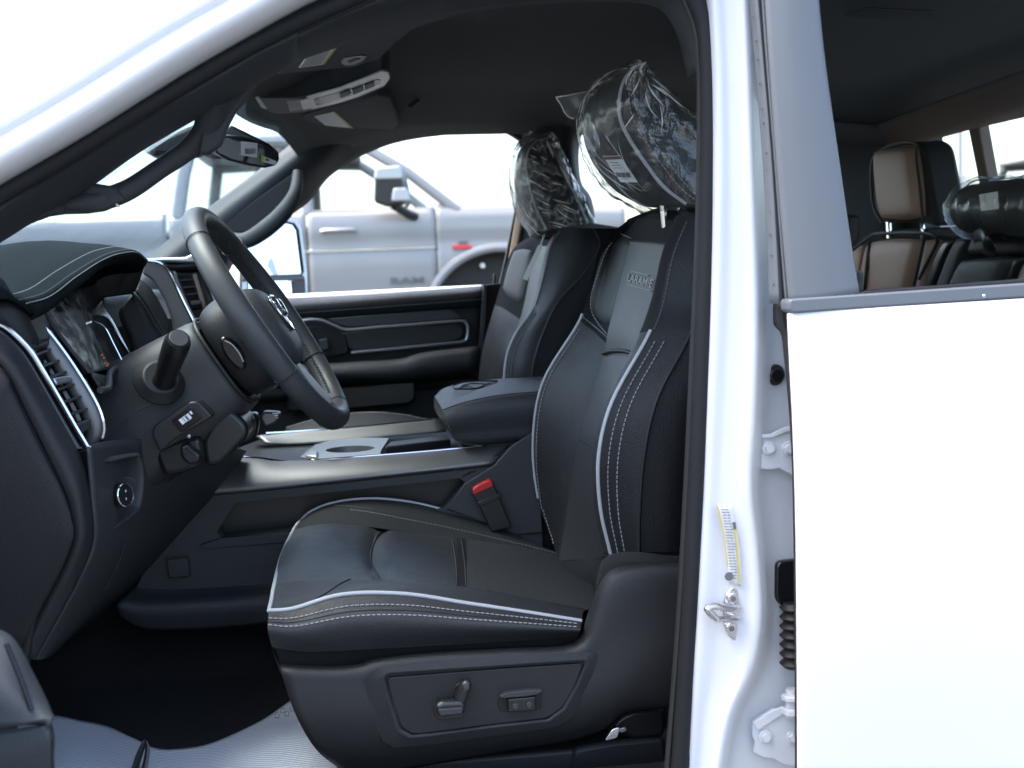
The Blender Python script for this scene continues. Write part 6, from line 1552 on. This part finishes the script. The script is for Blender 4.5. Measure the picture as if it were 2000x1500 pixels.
# ------------------------------------------------------------------ parked trucks outside
def build_parked(col, label, loc, group=None):
    T = empty('parked_truck', loc, label, 'pickup truck', group)
    T['base'] = 1
    paint = mat('paint_parked', col, .35, metal=.2, coat=.4)
    def pm(name, V, F, m_, par=None, **kw): return mesh(name, V, F, m_, par or T, **kw)
    WR = .44
    def ylow(x):
        z = .55
        for xc in (0.0, -3.75):
            d = abs(x - xc)
            if d < .56: z = max(z, .58 + math.sqrt(max(0, .56 ** 2 - d * d)))
        return z
    def prof(z):      # side section: y offset of skin at height z
        return float(np.interp(z, [.5, .62, .8, 1.0, 1.12, 1.2, 1.3, 1.40, 1.47], [.06, .03, .012, .0, .004, .02, .012, .02, .06]))
    def skin(name, x0, x1, ztop, n=None):
        n = n or max(4, int((x1 - x0) / .04)); V, F = [], []; nz = 18
        for i in range(n + 1):
            x = x0 + (x1 - x0) * i / n; zl = ylow(x); zt = ztop(x) if callable(ztop) else ztop
            for j in range(nz + 1):
                z = zl + (zt - zl) * j / nz
                V.append((x, prof(z), z))
        for i in range(n):
            for j in range(nz): F.append((i * (nz + 1) + j, (i + 1) * (nz + 1) + j, (i + 1) * (nz + 1) + j + 1, i * (nz + 1) + j + 1))
        return pm(name, V, F, paint, solid=.01, off=-1)
    skin('bed_side', -5.0, -2.44, 1.47); skin('rear_door_skin', -2.42, -1.43, 1.47); skin('front_door_skin', -1.42, -.475, 1.47)
    skin('fender', -.467, .98, lambda x: 1.47 - .05 * max(0, x) ** 1.5)
    for xc in (0.0, -3.75):
        A = [Vector((xc + .58 * math.cos(t), -.012, .58 + .57 * math.sin(t))) for t in np.linspace(-.1, math.pi + .1, 30)]
        tube('wheel_flare', A, .035, paint, T, raw=True, n=8, ab=(1, .8))
        V, F = cyl_data(Vector((xc, .16, WR)), (0, 1, 0), WR, .27, 40)
        w = pm('wheel', V, F, m_seal_d, bevel=.04, seg=3)
        V, F = cyl_data(Vector((xc, .03, WR)), (0, 1, 0), .25, .03, 32); pm('rim', V, F, m_trimpale, w, bevel=.006)
        for k in range(5):
            a = k * 2 * math.pi / 5
            V, F = box_data(Vector((xc + .13 * math.cos(a), .008, WR + .13 * math.sin(a))), Vector((math.cos(a), 0, math.sin(a))), Vector((0, 1, 0)), Vector((-math.sin(a), 0, math.cos(a))), .12, .012, .03)
            pm('spoke', V, F, m_chrome, w, bevel=.004)
        V, F = cyl_data(Vector((xc, .9, .8)), (0, 1, 0), .56, 1.5, 24); pm('wheel_well', V, F, m_seal_d)
        for dx in (-.12, .1): cyl('suspension_bolt', Vector((xc + dx, .11, 1.02)), (0, 1, 0), .02, .05, m_metal, T)
    # shell: inner mass, hood, roof, greenhouse
    def plan(name, pr, y0, y1, m_, bev=.03):
        q = [Vector((x, y0, z)) for x, z in pr]; V, F = prism_data(q, [Vector((x, y1, z)) for x, z in pr]); return pm(name, V, F, m_, bevel=bev, seg=3)
    plan('chassis', [(-5.0, .45), (.95, .45), (.95, 1.3), (-2.4, 1.36), (-5.0, 1.36)], .62, 1.4, m_seal_d)
    plan('hood', [(-.5, 1.50), (.2, 1.50), (.85, 1.42), (.98, 1.34), (.98, 1.2), (-.5, 1.3)], .06, 1.94, paint, .05)
    plan('grille', [(.95, .75), (1.03, .78), (1.03, 1.28), (.95, 1.32)], .5, 1.5, m_satin)
    plan('bumper', [(.9, .5), (1.12, .52), (1.12, .74), (.9, .76)], .03, 1.97, m_trimpale)
    for y in (.08, 1.6): plan('headlight', [(.9, 1.02), (1.02, 1.03), (1.02, 1.24), (.9, 1.26)], y, y + .32, m_mirror)
    plan('tailgate', [(-5.04, .6), (-4.98, .6), (-4.98, 1.46), (-5.04, 1.46)], .08, 1.92, paint)
    plan('bed_wall', [(-5.0, .8), (-2.45, .8), (-2.45, 1.45), (-5.0, 1.45)], 1.92, 1.98, paint)
    plan('door_skin', [(-2.42, .6), (.95, .6), (.95, 1.36), (-.4, 1.46), (-2.42, 1.46)], 1.93, 1.99, paint)
    # cab uprights and roof
    roofz = 2.0
    top = [(-2.36, 1.95), (-2.2, roofz), (-1.3, roofz + .01), (-.62, 1.95)]
    for y0, y1, yr in ((.06, .05, .2), (1.94, 1.95, 1.8)):
        for xa, xb, w in ((-.30, -1.02, .04), (-1.42, -1.42, .04), (-2.36, -2.26, .05)):
            V, F = tube_data(np.array([[xa, y0, 1.44], [(xa + xb) / 2, (y0 + yr) / 2 - (.02 if y0 < 1 else -.02), 1.74], [xb, yr, 1.97]]), w, 8, (1, .5))
            pm('window_pillar', V, F, paint)
        V, F = tube_data(np.array([[-2.3, yr, 1.97], [-1.6, yr - (.01 if y0 < 1 else -.01), 1.995], [-1.02, yr, 1.97]]), .05, 8); pm('roof_rail', V, F, paint)
        for xa, xb, xc, xd in ((-.40, -1.05, -1.38, -1.38), (-1.47, -1.47, -2.3, -2.22)):
            q = [Vector((xa, y0 + .01, 1.46)), Vector((xb, yr, 1.95)), Vector((xd, yr, 1.95)), Vector((xc, y0 + .01, 1.46))]
            V, F = prism_data(q, [v + Vector((0, .006, 0)) for v in q]); pm('window_glass', V, F, m_glass)
    V, F = prism_data([Vector((-2.34, .2, 1.98)), Vector((-1.0, .2, 1.98)), Vector((-1.0, 1.8, 1.98)), Vector((-2.34, 1.8, 1.98))], [Vector((-2.34, .2, 2.03)), Vector((-1.05, .2, 2.04)), Vector((-1.05, 1.8, 2.04)), Vector((-2.34, 1.8, 2.03))])
    pm('roof', V, F, paint, bevel=.02)
    q = [Vector((-.28, .08, 1.47)), Vector((-1.02, .2, 1.97)), Vector((-1.02, 1.8, 1.97)), Vector((-.28, 1.92, 1.47))]
    V, F = prism_data(q, [v + Vector((0, 0, -.006)) for v in q]); pm('windscreen', V, F, m_glass)
    # mirror, handle, badge
    q = round_poly([Vector((-.93, -.20, z)) + Vector((x, 0, 0)) for x, z in ((0, 1.50), (.02, 1.74), (.2, 1.76), (.24, 1.5), (.1, 1.46))], .03)
    V, F = prism_data(q, [v + Vector((.05, .16, 0)) for v in q]); mm = pm('door_mirror', V, F, m_satin, bevel=.02, seg=3)
    q = round_poly([Vector((-.92, -.215, z)) + Vector((x, 0, 0)) for x, z in ((.0, 1.66), (.02, 1.75), (.2, 1.76), (.21, 1.66))], .02)
    V, F = prism_data(q, [v + Vector((0, .1, 0)) for v in q]); pm('mirror_cap', V, F, m_trimpale, mm, bevel=.012)
    q = round_poly([Vector((-.80, -.217, z)) + Vector((x, 0, 0)) for x, z in ((.0, 1.50), (.02, 1.60), (.12, 1.60), (.14, 1.50))], .02)
    V, F = prism_data(q, [v + Vector((0, .1, 0)) for v in q]); pm('mirror_lamp', V, F, m_trimpale, mm, bevel=.012)
    V, F = tube_data(np.array([[-.78, -.12, 1.48], [-.68, -.03, 1.42], [-.62, .03, 1.40]]), .035, 8); pm('mirror_arm', V, F, m_satin, mm)
    for x in (-1.32, -2.30):
        V, F = tube_data(np.array([[x, .0, 1.31], [x + .03, -.02, 1.315], [x + .22, -.02, 1.315], [x + .25, .0, 1.31]]), .018, 8); pm('door_handle', V, F, m_trimpale)
    text_mesh('lettering', 'RAM', Vector((-.70, -.008, .93)), (1, 0, 0), (0, 0, 1), .045, .012, m_ink, T, width=.25, bold=.03)
    V, F = box_data(Vector((-.28, -.004, 1.165)), Vector((1, 0, 0)), Vector((0, 1, 0)), Vector((0, 0, 1)), .07, .012, .014); bd = pm('fender_badge', V, F, m_redb, bevel=.002)
    V, F = box_data(Vector((-.27, -.006, 1.195)), Vector((1, 0, 0)), Vector((0, 1, 0)), Vector((.3, 0, .95)), .035, .01, .012); pm('badge_numeral', V, F, m_ink, bd)
    V, F = tube_data(np.array([[x, prof(1.17) - .004, 1.17 + .006 * math.sin(x)] for x in np.linspace(-2.4, -.48, 12)]), .012, 6); pm('body_molding', V, F, m_chrome)
    # seats inside
    for y in (.45, 1.2):
        plan('seat_back', [(-1.62, 1.0), (-1.45, 1.0), (-1.6, 1.55), (-1.7, 1.55)], y, y + .45, m_leather2)
    V, F = cyl_data(Vector((-.72, .62, 1.42)), (.8, 0, -.5), .18, .03, 24); pm('steering_wheel', V, F, m_satin)
    return T
GT = build_parked((.25, .252, .258), 'grey crew cab pickup truck parked beyond the passenger window', Vector((.99, 8.9, .66)))
def copy_tree(o, parent=None):
    c = o.copy(); COL.objects.link(c); c.parent = parent
    for ch in o.children: copy_tree(ch, c)
    return c
T2 = copy_tree(GT); T2.location = (9.4, 10.8, .66); T2['label'] = 'pale pickup truck parked farther back, glimpsed beside the driver headrest'

# stop sign seen from behind, posts and buildings beyond the rear window
sg = PX(1872, 372, 13.0)
ss = empty('stop_sign', Vector((sg.x, sg.y, ground_z(sg.y))), 'octagonal stop sign seen from behind through the rear window', 'road sign'); ss['base'] = 1
gz = ground_z(sg.y)
def loc(v): return v - Vector((sg.x, sg.y, gz))
q = [Vector((0, 0, sg.z - gz)) + Vector((.2 * math.cos(R(22.5 + 45 * k)), -.3 * math.cos(R(22.5 + 45 * k)), .36 * math.sin(R(22.5 + 45 * k)))) for k in range(8)]
m_signback = mat('sign_back_grey', (.3, .33, .34), .5, metal=.6)
V, F = prism_data(q, [v + Vector((.03, .02, 0)) for v in q]); mesh('sign_panel', V, F, m_signback, ss)
V, F = tube_data(np.array([[-.02, -.02, 0], [-.02, -.02, sg.z - gz + .3]]), .04, 8); mesh('post', V, F, m_signback, ss)

m_wall = [mat('wall_cream', (.62, .52, .34), .85, var=.06, vscale=2), mat('wall_grey', (.42, .42, .43), .85, var=.06, vscale=2), mat('wall_sand', (.55, .45, .36), .85, var=.06, vscale=2)]
m_winfar = mat('window_far', (.05, .06, .07), .1)
m_rooffar = mat('roof_far', (.12, .12, .12), .8)
def building(name, c, w, d, h, m_, label, rows=2, cols=6, rz=0.0):
    T = empty(name, Vector(c), label, 'building'); T['base'] = 1; T.rotation_euler.z = rz
    V, F = box_data(Vector((0, 0, h / 2)), Vector((1, 0, 0)), Vector((0, 1, 0)), Vector((0, 0, 1)), w / 2, d / 2, h / 2); mesh('wall', V, F, m_, T, smooth=False)
    V, F = box_data(Vector((0, 0, h + .15)), Vector((1, 0, 0)), Vector((0, 1, 0)), Vector((0, 0, 1)), w / 2 + .2, d / 2 + .2, .18); mesh('roof', V, F, m_rooffar, T, smooth=False)
    for r in range(rows):
        for k in range(cols):
            x = -w / 2 + (k + .5) * w / cols; z = (r + .55) * h / rows
            V, F = box_data(Vector((x, -d / 2, z)), Vector((1, 0, 0)), Vector((0, 1, 0)), Vector((0, 0, 1)), w / cols * .3, .06, h / rows * .28); wd = mesh('window', V, F, m_winfar, T, smooth=False)
            V, F = box_data(Vector((x, -d / 2 - .08, z - h / rows * .3)), Vector((1, 0, 0)), Vector((0, 1, 0)), Vector((0, 0, 1)), w / cols * .33, .08, .06); mesh('sill', V, F, m_wall[1], wd, smooth=False)
    return T
def dirp(px, dist):
    d = CR * ((px - IW / 2) / FPX) + _F; d.z = 0; d.normalize(); return Vector((d.x * dist, d.y * dist, .66))
p = dirp(1945, 62); building('building', p, 12, 9, 4.2, m_wall[0], 'cream low building farthest right beyond the rear window', 2, 5, -.5)
p = dirp(1835, 85); building('building', p, 9, 8, 4.4, m_wall[1], 'grey low building beyond the rear window next to the headrest', 2, 4, -.4)
p = dirp(2080, 70); building('building', p, 10, 8, 4.6, m_wall[2], 'sand coloured taller block seen low at the edge of the rear window', 3, 4, -.5)
for px, dist, hgt, lbl in ((1876, 40, 9.5, 'tall thin lamp post rising behind the stop sign'),):
    p = dirp(px, dist); T = empty('lamp_post', p, lbl, 'lamp post'); T['base'] = 1
    V, F = tube_data(np.array([[0, 0, 0], [0, 0, hgt]]), .07, 8); mesh('pole', V, F, m_signback, T)
    V, F = tube_data(np.array([[0, 0, hgt], [.5, 0, hgt + .2], [1.2, 0, hgt + .2]]), .05, 8); mesh('lamp_arm', V, F, m_signback, T)
    V, F = box_data(Vector((1.4, 0, hgt + .18)), Vector((1, 0, 0)), Vector((0, 1, 0)), Vector((0, 0, 1)), .3, .12, .05); mesh('lamp_head', V, F, m_signback, T)
